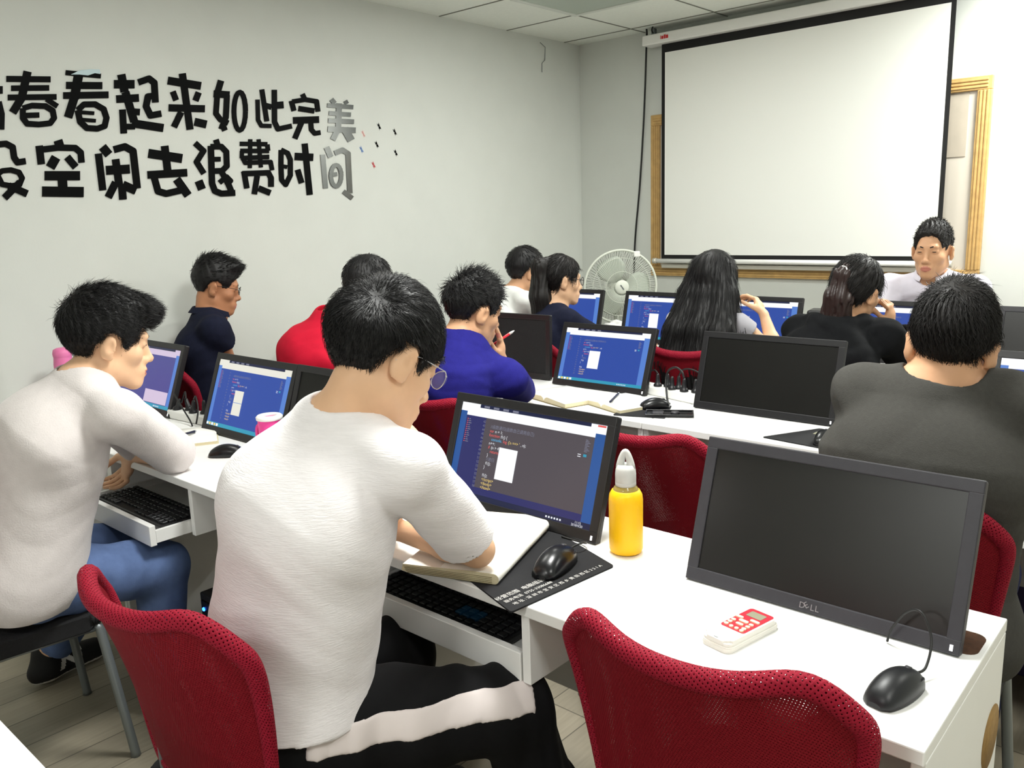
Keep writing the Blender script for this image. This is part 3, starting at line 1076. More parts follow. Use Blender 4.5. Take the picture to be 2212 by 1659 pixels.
def make_mouse(label, kind=0):
    t = empty('computer_mouse', label, 'mouse')
    bm = nbm()
    nu, nv = 20, 14
    rings = []
    for j in range(nv + 1):
        v = j / nv
        y = -.056 + .112 * v
        hw = .031 * (math.sin(math.pi * min(1, .10 + v * .80)) ** .45) * (1 - .08 * math.sin(math.pi * v))
        hh = .037 * (math.sin(math.pi * (.06 + .80 * v ** .9)) ** .75)
        if j in (0, nv):
            hw *= .6
            hh *= .7
        rings.append([bm.verts.new((hw * math.cos(math.pi * i / nu) * (1.0 + .10 * math.sin(math.pi * i / nu) ** 6), y, .002 + hh * math.sin(math.pi * i / nu) ** .8)) for i in range(nu + 1)])
    for a, b in zip(rings[:-1], rings[1:]):
        for i in range(nu):
            bm.faces.new((a[i], a[i + 1], b[i + 1], b[i])).smooth = True
        bm.faces.new((a[0], b[0], b[nu], a[nu]))
    bm.faces.new(rings[0])
    bm.faces.new(rings[-1][::-1])
    s = obj('shell', bm, 'gloss_black' if kind == 0 else 'mouse_matte', t)
    bm = nbm()
    for sx in (-1, 1):
        p = [(sx * .006, .050), (sx * .022, .046), (sx * .024, .018), (sx * .007, .012)]
        prism(bm, p if sx > 0 else p[::-1], .018, .0315)
    bmesh.ops.bevel(bm, geom=bm.edges[:], offset=.002, segments=2, affect='EDGES')
    for v in bm.verts:
        yy = (v.co.y - .015) / .04
        if v.co.z > .025:
            v.co.z -= .010 * max(0, yy) + .006 * (v.co.x / .024) ** 2
    obj('buttons', bm, 'mouse_matte', t, smooth=False)
    bm = nbm()
    tube(bm, [(-.0035, .034, .026), (.0035, .034, .026)], .0085, 14)
    obj('scroll_wheel', bm, 'grey_bezel', t)
    return t


mat('mouse_matte', (24, 25, 28), rough=.4, spec=.5)


def cord(pts, parent, r=.0021, name='cord'):
    bm = nbm()
    tube(bm, spline(pts, 10), r, 8)
    o = obj(name, bm, 'cable_black', parent)
    # keep world-space points although the mouse is placed and turned
    o.matrix_parent_inverse = parent.matrix_basis.inverted()
    return o


# mouse on the nearest desk, with its cord arching to the monitor
m_ = make_mouse('matte black wired mouse on the bare desk below the big dark monitor', 1)
put(m_, (-.343, 1.215, ZT), -12)
bpy.context.view_layer.update()
cord([(-.331, 1.270, .765), (-.322, 1.292, .768), (-.325, 1.325, .80), (-.345, 1.340, .832), (-.370, 1.352, .822), (-.395, 1.362, .78), (-.402, 1.366, .7535)], m_)
m_ = make_mouse('glossy black mouse on the printed black mouse pad', 0)
put(m_, (-1.027, 1.262, ZT + .004), 12)
m_.scale = (1.16, 1.16, 1.12)
bpy.context.view_layer.update()
cord([(-1.040, 1.318, .765), (-1.043, 1.345, .77), (-1.035, 1.375, .772), (-1.055, 1.40, .757), (-1.12, 1.402, .756)], m_)
m_ = make_mouse('black mouse beside the notebook of the man in the grey sweater', 0)
put(m_, (-2.405, 1.315, ZT), -48)
m_ = make_mouse('black mouse at the edge of the white desk right of the open books', 0)
put(m_, (-1.632, 2.610, ZT + .0038), -42)
m_ = make_mouse('black mouse on the black pad beside the man in the dark grey tee', 0)
put(m_, (-.955, 2.50, ZT + .003), 10)


def pad(name, label, corners, z, mt='pad_black', printed=False):
    bm = nbm()
    P = [Vector((p[0], p[1], 0)) for p in corners]
    c = sum(P, Vector()) / 4
    # slightly rounded corners
    poly = []
    for i in range(4):
        a, b, d = P[i - 1], P[i], P[(i + 1) % 4]
        u, v = (a - b).normalized(), (d - b).normalized()
        for k in range(5):
            tt = k / 4
            poly.append(b + u * .008 * (1 - tt) ** 2 + v * .008 * tt ** 2 - c)
    prism(bm, [(p.x, p.y) for p in poly], 0, .0035)
    o = obj(name, bm, mt)
    o.location = (c.x, c.y, z)
    return tag(o, label, 'mouse pad')


# mouse pad lies on the desk and overhangs its front edge
pd = pad('mouse_pad', 'black mouse pad with white printed lines overhanging the desk edge', [(-.938, 1.346), (-1.168, 1.43), (-1.205, 1.14), (-.970, 1.060)], ZT, printed=True)
bm = nbm()
ex = (Vector((-.938, 1.346, 0)) - Vector((-.970, 1.060, 0))).normalized()
ey = Vector((-ex.y, ex.x, 0))
for row, (off, s, sz) in enumerate(((.052, '\u7ecf\u8425\u8303\u56f4  \u7535\u8111\u7ec4\u88c5  \u7f51\u7edc\u7ef4\u62a4', .0150), (.034, '\u670d\u52a1\u7535\u8bdd  0755-33086688', .0115), (.016, '\u5730 \u5740 : \u6df1 \u5733 \u5e02 \u5b9d \u5b89 \u533a \u897f \u4e61 \u9ec4 \u7530 \u897f \u533a 2 2 1 A', .0115))):
    o0 = Vector((-.970, 1.060, 0)) + ey * off + ex * (.012 + .006 * row)
    M = Matrix(((ex.x, ey.x, 0, o0.x - pd.location.x), (ex.y, ey.y, 0, o0.y - pd.location.y), (0, 0, 1, .0038), (0, 0, 0, 1)))
    add_text(bm, s, sz, M)
obj('printed_text', bm, 'pad_print', pd, label='white printed text')
pad('mouse_pad', 'plain black mouse pad with a pale label on the middle desk', [(-1.135, 2.455), (-.86, 2.425), (-.85, 2.63), (-1.03, 2.655)], ZT)
bm = nbm()
box(bm, (-1.02, 2.575, ZT + .0036), (-.975, 2.605, ZT + .0041))
box(bm, (-.96, 2.575, ZT + .0036), (-.90, 2.582, ZT + .0041))
o = obj('pale_label', bm, 'lcd', bpy.data.objects['mouse_pad.001'])
o.matrix_parent_inverse = Matrix.Translation(-bpy.data.objects['mouse_pad.001'].location)
pad('mouse_pad', 'small black mouse pad under the mouse right of the open books', [(-1.52, 2.50), (-1.70, 2.44), (-1.74, 2.60), (-1.60, 2.68)], ZT)

# thick folded-open notebook under the nearest man's arm
t = empty('notebook', 'thick cream notebook folded open under the arm of the nearest man', 'notebook', (-1.2, 1.25, ZT))
ux = (Vector(sloc(1190, 1140)) - Vector(sloc(1075, 1265))).normalized()       # along the rolled spine
vy = Vector((-ux.y, ux.x, 0))
o0 = Vector(sloc(1078, 1268)) - Vector((-1.2, 1.25, ZT))
o0.z = .0035
Ln, Wd, Th = .335, .215, .022
prof = []
for k in range(13):
    a = -math.pi / 2 + math.pi * k / 12
    prof.append((-Th / 2 * math.cos(a) + Th / 2, Th / 2 + Th / 2 * math.sin(a)))
prof += [(.06, Th * 1.02), (.13, Th * .95), (Wd, Th * .82), (Wd + .004, .004), (Wd - .01, 0)]
bm = nbm()
rows = []
for s in range(7):
    sa = Ln * s / 6
    rows.append([bm.verts.new(o0 + ux * (sa + .0015 * math.sin(40 * p[0])) + vy * p[0] + Vector((0, 0, p[1]))) for p in prof])
for a, b in zip(rows[:-1], rows[1:]):
    for k in range(len(prof)):
        k2 = (k + 1) % len(prof)
        f = bm.faces.new((a[k], b[k], b[k2], a[k2]))
        f.material_index = 1 if k in (15, 16) else 0
        f.smooth = k < 14
for rg in (rows[0][::-1], rows[-1]):
    f = bm.faces.new(rg)
    f.material_index = 1
obj('pages', bm, ['paper', 'paper_edge'], t)
bm = nbm()
for k in range(5):
    z = .004 + .0034 * k
    a, b = o0 + vy * .015 - ux * .001, o0 + vy * (Wd - .01 + .002 * k) - ux * .001
    box(bm, (0, 0, 0), (1, .001, .0007), M=Matrix((((b - a).x, 0, 0, a.x), ((b - a).y, 1, 0, a.y), (0, 0, 1, z), (0, 0, 0, 1))))
obj('page_layers', bm, 'olive', t)


def open_book(label, c, rz, w=.145, h=.21, th=.018, lines=True, name='book'):
    t = empty(name, label, 'book', c, math.radians(rz))
    bm = nbm()
    for sx in (-1, 1):
        prev = None
        pr = [(0.0, .006), (.006, th * .9), (.02, th * 1.25), (.05, th * 1.15), (w * .7, th), (w, th * .9)]
        for y in (-h / 2, h / 2):
            pass
        up = [[bm.verts.new((sx * p[0], y, p[1])) for p in pr] for y in (-h / 2, h / 2)]
        dn = [[bm.verts.new((sx * p[0], y, .0015)) for p in pr] for y in (-h / 2, h / 2)]
        for k in range(len(pr) - 1):
            f = bm.faces.new((up[0][k], up[0][k + 1], up[1][k + 1], up[1][k]))
            f.smooth = True
            for y in (0, 1):
                f = bm.faces.new((up[y][k], up[y][k + 1], dn[y][k + 1], dn[y][k]))
                f.material_index = 1
            bm.faces.new((dn[0][k], dn[0][k + 1], dn[1][k + 1], dn[1][k])).material_index = 1
        f = bm.faces.new((up[0][-1], up[1][-1], dn[1][-1], dn[0][-1]))
        f.material_index = 1
    obj('pages', bm, ['paper', 'paper_edge'], t)
    bm = nbm()
    box(bm, (-w - .004, -h / 2 - .004, 0), (w + .004, h / 2 + .004, .0016))
    obj('cover', bm, 'olive' if lines else 'paper_edge', t)
    return t


open_book('open textbook lying left of the other open book behind the blue shirt', (-2.02, 2.575, ZT), -17)
open_book('open blank notebook with a dark pen on it, next to the mouse', (-1.765, 2.60, ZT), -20, w=.12, h=.20, th=.016)
open_book('open notebook with pen in front of the blue monitor by the grey sweater', (-2.72, 1.36, ZT), -28, w=.12, h=.17, th=.010, lines=False)


def pen(label, a, b, mt='ink', r=.0042, name='pen', cap='silver'):
    a, b = Vector(a), Vector(b)
    t = empty(name, label, 'pen', (a.x, a.y, a.z))
    bm = nbm()
    tube(bm, [Vector((0, 0, 0)), (b - a) * .86], r, 10)
    obj('barrel', bm, mt, t)
    bm = nbm()
    tube(bm, [(b - a) * .86, (b - a) * .93, (b - a)], [r * 1.05, r * .95, r * .25], 10)
    obj('tip', bm, cap, t)
    return t


pp = at_z(1318, 868, ZT + .024)
qq = at_z(1338, 848, ZT + .024)
pen('dark pen lying on the open notebook in the middle row', (pp.x, pp.y, pp.z), (qq.x, qq.y, qq.z), 'ink')
pp = at_z(398, 938, ZT + .019)
qq = at_z(424, 931, ZT + .019)
pen('black pen on the notebook of the man in the grey sweater', (pp.x, pp.y, pp.z), (qq.x, qq.y, qq.z), 'ink')

# air-conditioner remote
t = empty('remote_control', 'white remote control with red button panel on the nearest desk', 'remote', (-.605, 1.243, ZT), 0)
axd = (Vector(sloc(1640, 1330)) - Vector(sloc(1530, 1385))).normalized()
ang = math.atan2(axd.y, axd.x)
t.rotation_euler = (0, 0, ang - math.pi / 2)
bm = nbm()
prism(bm, rrect(.060, .142, .014, 6), 0, .0105)
prism(bm, rrect(.061, .143, .014, 6), .0035, .0075)
prism(bm, rrect(.057, .139, .013, 6), .0105, .0195)
bmesh.ops.bevel(bm, geom=[e for e in bm.edges if all(v.co.z > .019 for v in e.verts)], offset=.004, segments=3, affect='EDGES')
obj('case', bm, 'remote_white', t)
bm = nbm()
prism(bm, rrect(.049, .088, .006, 5, cy=.019), .0194, .0203)
rp = obj('button_panel', bm, 'remote_red', t, label='red panel with buttons')
bm = nbm()
prism(bm, rrect(.030, .020, .002, 3, cy=.044), .0202, .0208)
obj('display', bm, 'lcd', t)
bx = [(-.017, .019, .016, .007), (.013, .022, .018, .007), (-.001, .010, .018, .008), (-.017, .003, .008, .007), (-.017, -.007, .008, .007), (-.017, -.017, .008, .007), (.0, -.003, .014, .007), (.016, .008, .008, .007), (.016, -.002, .008, .007),
      (.016, -.012, .008, .007), (.017, -.020, .007, .007), (.006, -.019, .007, .007), (-.005, -.019, .007, .007)]
for (x, y, w, h) in bx:
    bm = nbm()
    prism(bm, rrect(w, h, h * .42, 4, cx=x, cy=y), .0203, .0226)
    obj('button', bm, 'button', rp)
bm = nbm()
box(bm, (-.004, -.066, .0192), (.004, -.064, .0198))
obj('mark', bm, 'metal_grey', t)


# keyboards
def keyboard(label, c, rz=0.0, blue=False):
    t = empty('keyboard', label, 'keyboard', c, math.radians(rz))
    bm = nbm()
    box(bm, (-.22, -.07, 0), (.22, .07, .018), bev=.005)
    obj('base', bm, 'black_plastic', t)
    bm = nbm()
    for r in range(6):
        for k in range(18):
            x = -.205 + k * .0235
            y = .052 - r * .0195 - (.006 if r > 0 else 0)
            if r == 5 and 4 < k < 10:
                continue
            box(bm, (x, y - .008, .017), (x + .019, y + .008, .025), bev=.0015, seg=1, mi=1 if (blue and k in (11, 12, 13) and r in (2, 3)) else 0)
    obj('keys', bm, ['mouse_matte', 'key_blue'], t)
    return t


keyboard('black keyboard with a few blue keys in the drawer under the printed mouse pad', (-1.29, 1.19, .607), 0, True)
keyboard('black keyboard in the pulled-out drawer below the hand in grey sweater', (-2.52, 1.10, .607))
keyboard('black keyboard in the open drawer at the far right edge', (-.62, 2.50, .607))

# pink tumbler with white rim
t = empty('tumbler', 'hot pink cup with white rim beside the blue monitor', 'cup', (-2.252, 1.385, ZT))
bm = nbm()
lathe(bm, [(0, 0), (.030, 0), (.033, .004), (.036, .12), (.036, .128)], 36)
obj('body', bm, 'pink', t)
bm = nbm()
lathe(bm, [(.034, .126), (.040, .128), (.041, .136), (.036, .141), (.022, .141), (.021, .132), (.034, .126)], 36)
lathe(bm, [(.0215, .133), (0, .133)], 36, mi=1)
obj('lid', bm, ['white_plastic', 'pink_soft'], t, label='white lid with pink centre')
bm = nbm()
tube(bm, spline([(-.034, -.01, .11), (-.05, -.015, .095), (-.05, -.015, .055), (-.036, -.01, .04)], 6), .006, 10)
obj('handle', bm, 'pink', t)
# pink bottle by the wall
t = empty('drink_bottle', 'soft pink bottle by the left wall behind the head in grey sweater', 'bottle', (-3.60, 1.30, ZT))
bm = nbm()
lathe(bm, [(0, 0), (.034, 0), (.037, .005), (.037, .19), (.034, .215), (.034, .222)], 32)
obj('body', bm, 'pink_soft', t)
bm = nbm()
lathe(bm, [(.035, .222), (.036, .235), (.032, .25), (.02, .256), (0, .257)], 32)
obj('cap', bm, 'pink_soft', t)


# power strips with plugs
def plug(c, parent, lean=0.0, rz=0.0):
    bm = nbm()
    lathe(bm, [(0, 0), (.0165, 0), (.0172, .006), (.013, .012), (.0095, .016), (.0080, .034), (.0065, .046), (.0035, .052), (0, .053)], 20)
    o = obj('plug', bm, 'mouse_matte', parent, smooth=False)
    o.location = c
    o.rotation_euler = (0, lean, rz)
    return o


t = empty('power_strip', 'white power strip with black plugs between two monitors in the middle row', 'power strip', (-1.655, 2.81, ZT), math.radians(-14))
bm = nbm()
box(bm, (-.19, -.032, 0), (.21, .032, .036), bev=.006)
obj('strip_body', bm, 'white_plastic', t)
for (x, y) in ((-.095, -.010), (-.062, .012), (-.012, -.014), (-.002, .012), (.048, -.010), (.09, .008)):
    plug((x, y, .036), t)
bm = nbm()
tube(bm, spline([(-.095, -.010, .088), (-.115, -.008, .098), (-.145, -.005, .085), (-.165, 0, .04), (-.19, .05, .01)], 8), .003, 8)
obj('cord', bm, 'cable_black', t)
bm = nbm()
tube(bm, spline([(.048, -.010, .088), (.035, -.01, .112), (.005, -.012, .125), (-.025, -.02, .11), (-.03, -.03, .075), (-.008, -.048, .035), (.035, -.085, .008), (.06, -.10, .004)], 10), .0042, 8)
obj('cord', bm, 'cable_black', t)
bm = nbm()
tube(bm, spline([(-.002, .012, .088), (.02, .014, .115), (.07, .016, .12), (.13, .02, .10)], 8), .003, 8)
obj('cord', bm, 'cable_black', t)
t = empty('power_strip', 'white power strip with tangled black plugs left of the blue monitor', 'power strip', (-2.965, 1.50, ZT), math.radians(4))
bm = nbm()
box(bm, (-.13, -.03, 0), (.13, .03, .034), bev=.006)
obj('strip_body', bm, 'white_plastic', t)
for (x, y, ln) in ((-.09, -.008, .5), (-.035, .01, -.4), (.02, -.008, .2), (.07, .008, 0)):
    plug((x, y, .033), t, ln)
for k, P_ in enumerate(([(-.09, 0, .07), (-.06, -.03, .10), (.0, -.04, .06), (.06, -.05, .02), (.09, -.06, .004)], [(.02, 0, .085), (.05, -.01, .10), (.09, -.03, .06), (.10, -.05, .01)], [(-.035, 0, .08), (-.07, .02, .10), (-.12, .03, .05)])):
    bm = nbm()
    tube(bm, spline(P_, 8), .003, 8)
    obj('cord', bm, 'cable_black', t)
# clear-black moulded tray beside the mouse
t = empty('plastic_tray', 'shallow black moulded plastic tray next to the mouse in the middle row', 'tray', (-1.535, 2.555, ZT + .0036), math.radians(30))
bm = nbm()
box(bm, (-.085, -.04, 0), (.085, .04, .003))
for a, b in (((-.085, -.04), (.085, -.034)), ((-.085, .034), (.085, .04)), ((-.085, -.034), (-.079, .034)), ((.079, -.034), (.085, .034))):
    box(bm, (a[0], a[1], .003), (b[0], b[1], .008), bev=.0012)
obj('tray_body', bm, 'gloss_black', t)
bm = nbm()
lathe(bm, [(0, .003), (.016, .003), (.014, .010), (0, .011)], 18, M=Tm(.02, 0, 0))
box(bm, (-.06, -.02, .003), (-.02, .02, .009), bev=.003)
obj('inset', bm, 'grey_bezel', t)

# floor fan
FC = Vector((-3.08, 4.52, 1.0))
fd = Vector((.70, -.71, -.02)).normalized()
fx = fd.cross(Vector((0, 0, 1))).normalized()
fz = fx.cross(fd)
MF = Matrix(((fx.x, fz.x, fd.x, 0), (fx.y, fz.y, fd.y, 0), (fx.z, fz.z, fd.z, FC.z), (0, 0, 0, 1)))
t = empty('pedestal_fan', 'white pedestal fan in the corner left of the screen', 'fan', (FC.x, FC.y, 0))


def xf(bm, M):
    for v in bm.verts:
        v.co = M @ v.co
    return bm


RF = .232
bm = nbm()
tube(bm, [(RF * math.cos(a), RF * math.sin(a), 0) for a in [2 * math.pi * k / 64 for k in range(65)]], .0075, 8, caps=False)
obj('rim', xf(bm, MF), 'fan_white', t)
bm = nbm()
for k in range(96):
    a = 2 * math.pi * k / 96
    a2 = a + .25
    tube(bm, [(.052 * math.cos(a), .052 * math.sin(a), .052), (.12 * math.cos(a + .07), .12 * math.sin(a + .07), .05), (.19 * math.cos(a + .14), .19 * math.sin(a + .14), .034), (RF * math.cos(a2 - .06), RF * math.sin(a2 - .06), 0)], .0011, 4)
for rr, zz in ((.185, .037), (.10, .052)):
    tube(bm, [(rr * math.cos(a), rr * math.sin(a), zz) for a in [2 * math.pi * k / 48 for k in range(49)]], .0016, 5, caps=False)
obj('front_grille', xf(bm, MF), 'fan_white', t)
bm = nbm()
for k in range(72):
    a = 2 * math.pi * k / 72
    tube(bm, [(.05 * math.cos(a), .05 * math.sin(a), -.085), (.19 * math.cos(a), .19 * math.sin(a), -.07), (RF * math.cos(a), RF * math.sin(a), -.005)], .0012, 4)
obj('rear_grille', xf(bm, MF), 'fan_grey', t)
bm = nbm()
lathe(bm, [(0, .060), (.038, .058), (.046, .052), (.046, .045)], 32)
cp_ = obj('hub_cap', xf(bm, MF), 'fan_white', t)
bm = nbm()
box(bm, (-.018, -.004, .0595), (.018, .004, .0612), M=Matrix.Rotation(math.radians(55), 4, 'Z'))
obj('hub_mark', xf(bm, MF), 'metal_grey', cp_)
for k in range(3):
    bm = nbm()
    g = []
    for i in range(9):
        r_ = .03 + .165 * i / 8
        hw_ = math.radians(18 + 26 * math.sin(math.pi * min(1, .15 + .8 * i / 8)))
        g.append([bm.verts.new((r_ * math.cos(a_), r_ * math.sin(a_), -.03 + .035 * (j / 8 - .5) * (1 - .4 * i / 8))) for j in range(9) for a_ in [2 * math.pi * k / 3 + 1.1 - hw_ + 2 * hw_ * j / 8]])
    for a, b in zip(g[:-1], g[1:]):
        for j in range(8):
            bm.faces.new((a[j], a[j + 1], b[j + 1], b[j])).smooth = True
    o = obj('blade', xf(bm, MF), 'fan_blade', t)
    sm_ = o.modifiers.new('thickness', 'SOLIDIFY')
    sm_.thickness = .002
bm = nbm()
lathe(bm, [(0, -.20), (.05, -.19), (.062, -.15), (.06, -.10), (.05, -.085), (.03, -.03), (0, -.03)], 28)
obj('motor', xf(bm, MF), 'fan_white', t)
bm = nbm()
tube(bm, [(-fd.x * .14, -fd.y * .14, .93), (-fd.x * .14, -fd.y * .14, .03)], [.02, .016], 14)
obj('pole', bm, 'fan_white', t)
bm = nbm()
lathe(bm, [(0, 0), (.20, 0), (.20, .02), (.17, .035), (.03, .05), (0, .05)], 40, M=Matrix.Translation((-fd.x * .14, -fd.y * .14, 0)))
obj('base', bm, 'fan_white', t)
bm = nbm()
box(bm, (-.125, .185, -.012), (-.085, .222, .012), bev=.006)
obj('clip', xf(bm, MF), 'white_plastic', t)

# crumpled white bag on the far desk, between monitors
bm = nbm()
bmesh.ops.create_icosphere(bm, subdivisions=4, radius=1.0)
for v in bm.verts:
    n_ = v.co.copy()
    r_ = 1 + .22 * math.sin(5 * n_.x + 3 * n_.z) * math.sin(6 * n_.y + 1) + .10 * math.sin(17 * n_.x + 5 * n_.y) * math.sin(13 * n_.z)
    v.co = Vector((n_.x * .12 * r_, n_.y * .06 * r_, max(0, .038 + n_.z * .05 * r_)))
tag(put(obj('plastic_bag', bm, 'white_plastic', smooth=True), (-2.80, 4.10, ZT)), 'crumpled white plastic bag on the far desk below the fan', 'bag')
# black desktop speaker beside the far monitor
t = empty('speaker', 'small black speaker standing beside the monitor behind the raised hand', 'speaker', (-1.585, 4.03, ZT), math.radians(10))
bm = nbm()
box(bm, (-.05, -.06, 0), (.05, .06, .225), bev=.01)
obj('box', bm, 'black_plastic', t)
bm = nbm()
lathe(bm, [(0, 0), (.034, 0), (.036, .004), (.02, .002), (0, .006)], 24, M=Tm(0, -.061, .08) @ Matrix.Rotation(math.pi / 2, 4, 'X'))
obj('cone', bm, 'grey_bezel', t)
# dark spectacle case / mouse on the far right desk
m_ = make_mouse('dark mouse lying on the far desk left of the grey edged monitor', 0)
put(m_, (-.865, 4.135, ZT), 70)
# white paper cup by the red pen
t = empty('paper_cup', 'white paper cup on the middle desk behind the hand with red pen', 'cup', (-2.40, 2.655, ZT))
bm = nbm()
lathe(bm, [(0, 0), (.026, 0), (.035, .085), (.037, .087), (.035, .089), (.033, .086), (.025, .004), (0, .004)], 28)
obj('cup_body', bm, 'white_plastic', t, smooth=True)
# stack of olive covered books by the left wall
for k, (dx, rz, mt) in enumerate(((0, 10, 'paper_edge'), (.01, -6, 'olive'))):
    t = empty('closed_book', ('pale closed book at the bottom of the pair by the wall', 'olive covered book on top of the pale book by the wall')[k], 'book', (-3.68 + dx, 2.52, ZT + .034 * k), math.radians(rz))
    bm = nbm()
    box(bm, (-.075, -.1, .002), (.073, .1, .032))
    obj('pages', bm, 'paper_edge', t)
    bm = nbm()
    box(bm, (-.078, -.103, 0), (.078, .103, .003))
    box(bm, (-.078, -.103, .031), (.078, .103, .034))
    box(bm, (-.080, -.103, 0), (-.076, .103, .034))
    obj('cover', bm, mt, t)

# PC towers under the desks with blue lights
for (x, y, rz, lb) in ((-2.19, 1.30, 0, 'black computer tower under the desk, blue light glowing near the jeans'), (-1.70, 1.36, 0, 'black computer tower under the desk behind the knees in striped pants'), (-.80, 2.66, 0, 'black computer tower under the middle desk behind the big monitor')):
    t = empty('computer_tower', lb, 'computer', (x, y, 0))
    bm = nbm()
    box(bm, (-.085, -.19, .012), (.085, .19, .40), bev=.006)
    cs = obj('case', bm, 'black_plastic', t)
    bm = nbm()
    box(bm, (-.07, -.196, .05), (.07, -.189, .38), bev=.002)
    obj('front_panel', bm, 'gloss_black', cs)
    bm = nbm()
    lathe(bm, [(0, 0), (.006, 0), (.005, .003), (0, .004)], 14, M=Tm(-.055, -.196, .355) @ Matrix.Rotation(math.pi / 2, 4, 'X'))
    obj('power_light', bm, 'led_blue', cs)
    for sx in (-.06, .06):
        bm = nbm()
        box(bm, (sx - .012, -.16, 0), (sx + .012, .16, .013))
        obj('foot', bm, 'black_plastic', t)
# purple storage box under the middle desk
t = empty('storage_box', 'plain purple box under the middle desk at the right edge', 'box', (-.36, 2.93, 0))
bm = nbm()
box(bm, (-.30, -.10, 0), (.05, .10, .33), bev=.006)
obj('box_body', bm, 'purple', t)
bm = nbm()
box(bm, (-.305, -.105, .31), (.055, .105, .345), bev=.006)
obj('lid', bm, 'purple', t)
# dark mat with a brown edge on the desk strip at bottom left
t = empty('desk_mat', 'dark violet mat with brown edge on the white desk at the bottom left', 'mat', (-1.55, .11, ZT))
bm = nbm()
prism(bm, rrect(.62, .34, .01, 4), 0, .004)
obj('mat_edge', bm, 'slot_brown', t)
bm = nbm()
prism(bm, rrect(.60, .315, .01, 4), .0035, .0052)
obj('mat_surface', bm, 'mat_violet', t)

# pen in the hand of the man in blue, laid between cheek and thumb
pp = at_y(1036, 764, 2.235)
qq = at_y(1111, 714, 2.33)
pen('red pen with pale tip held in the hand of the man in blue', (pp.x, pp.y, pp.z), (qq.x, qq.y, qq.z), 'pen_red', r=.0048, cap='white_plastic')


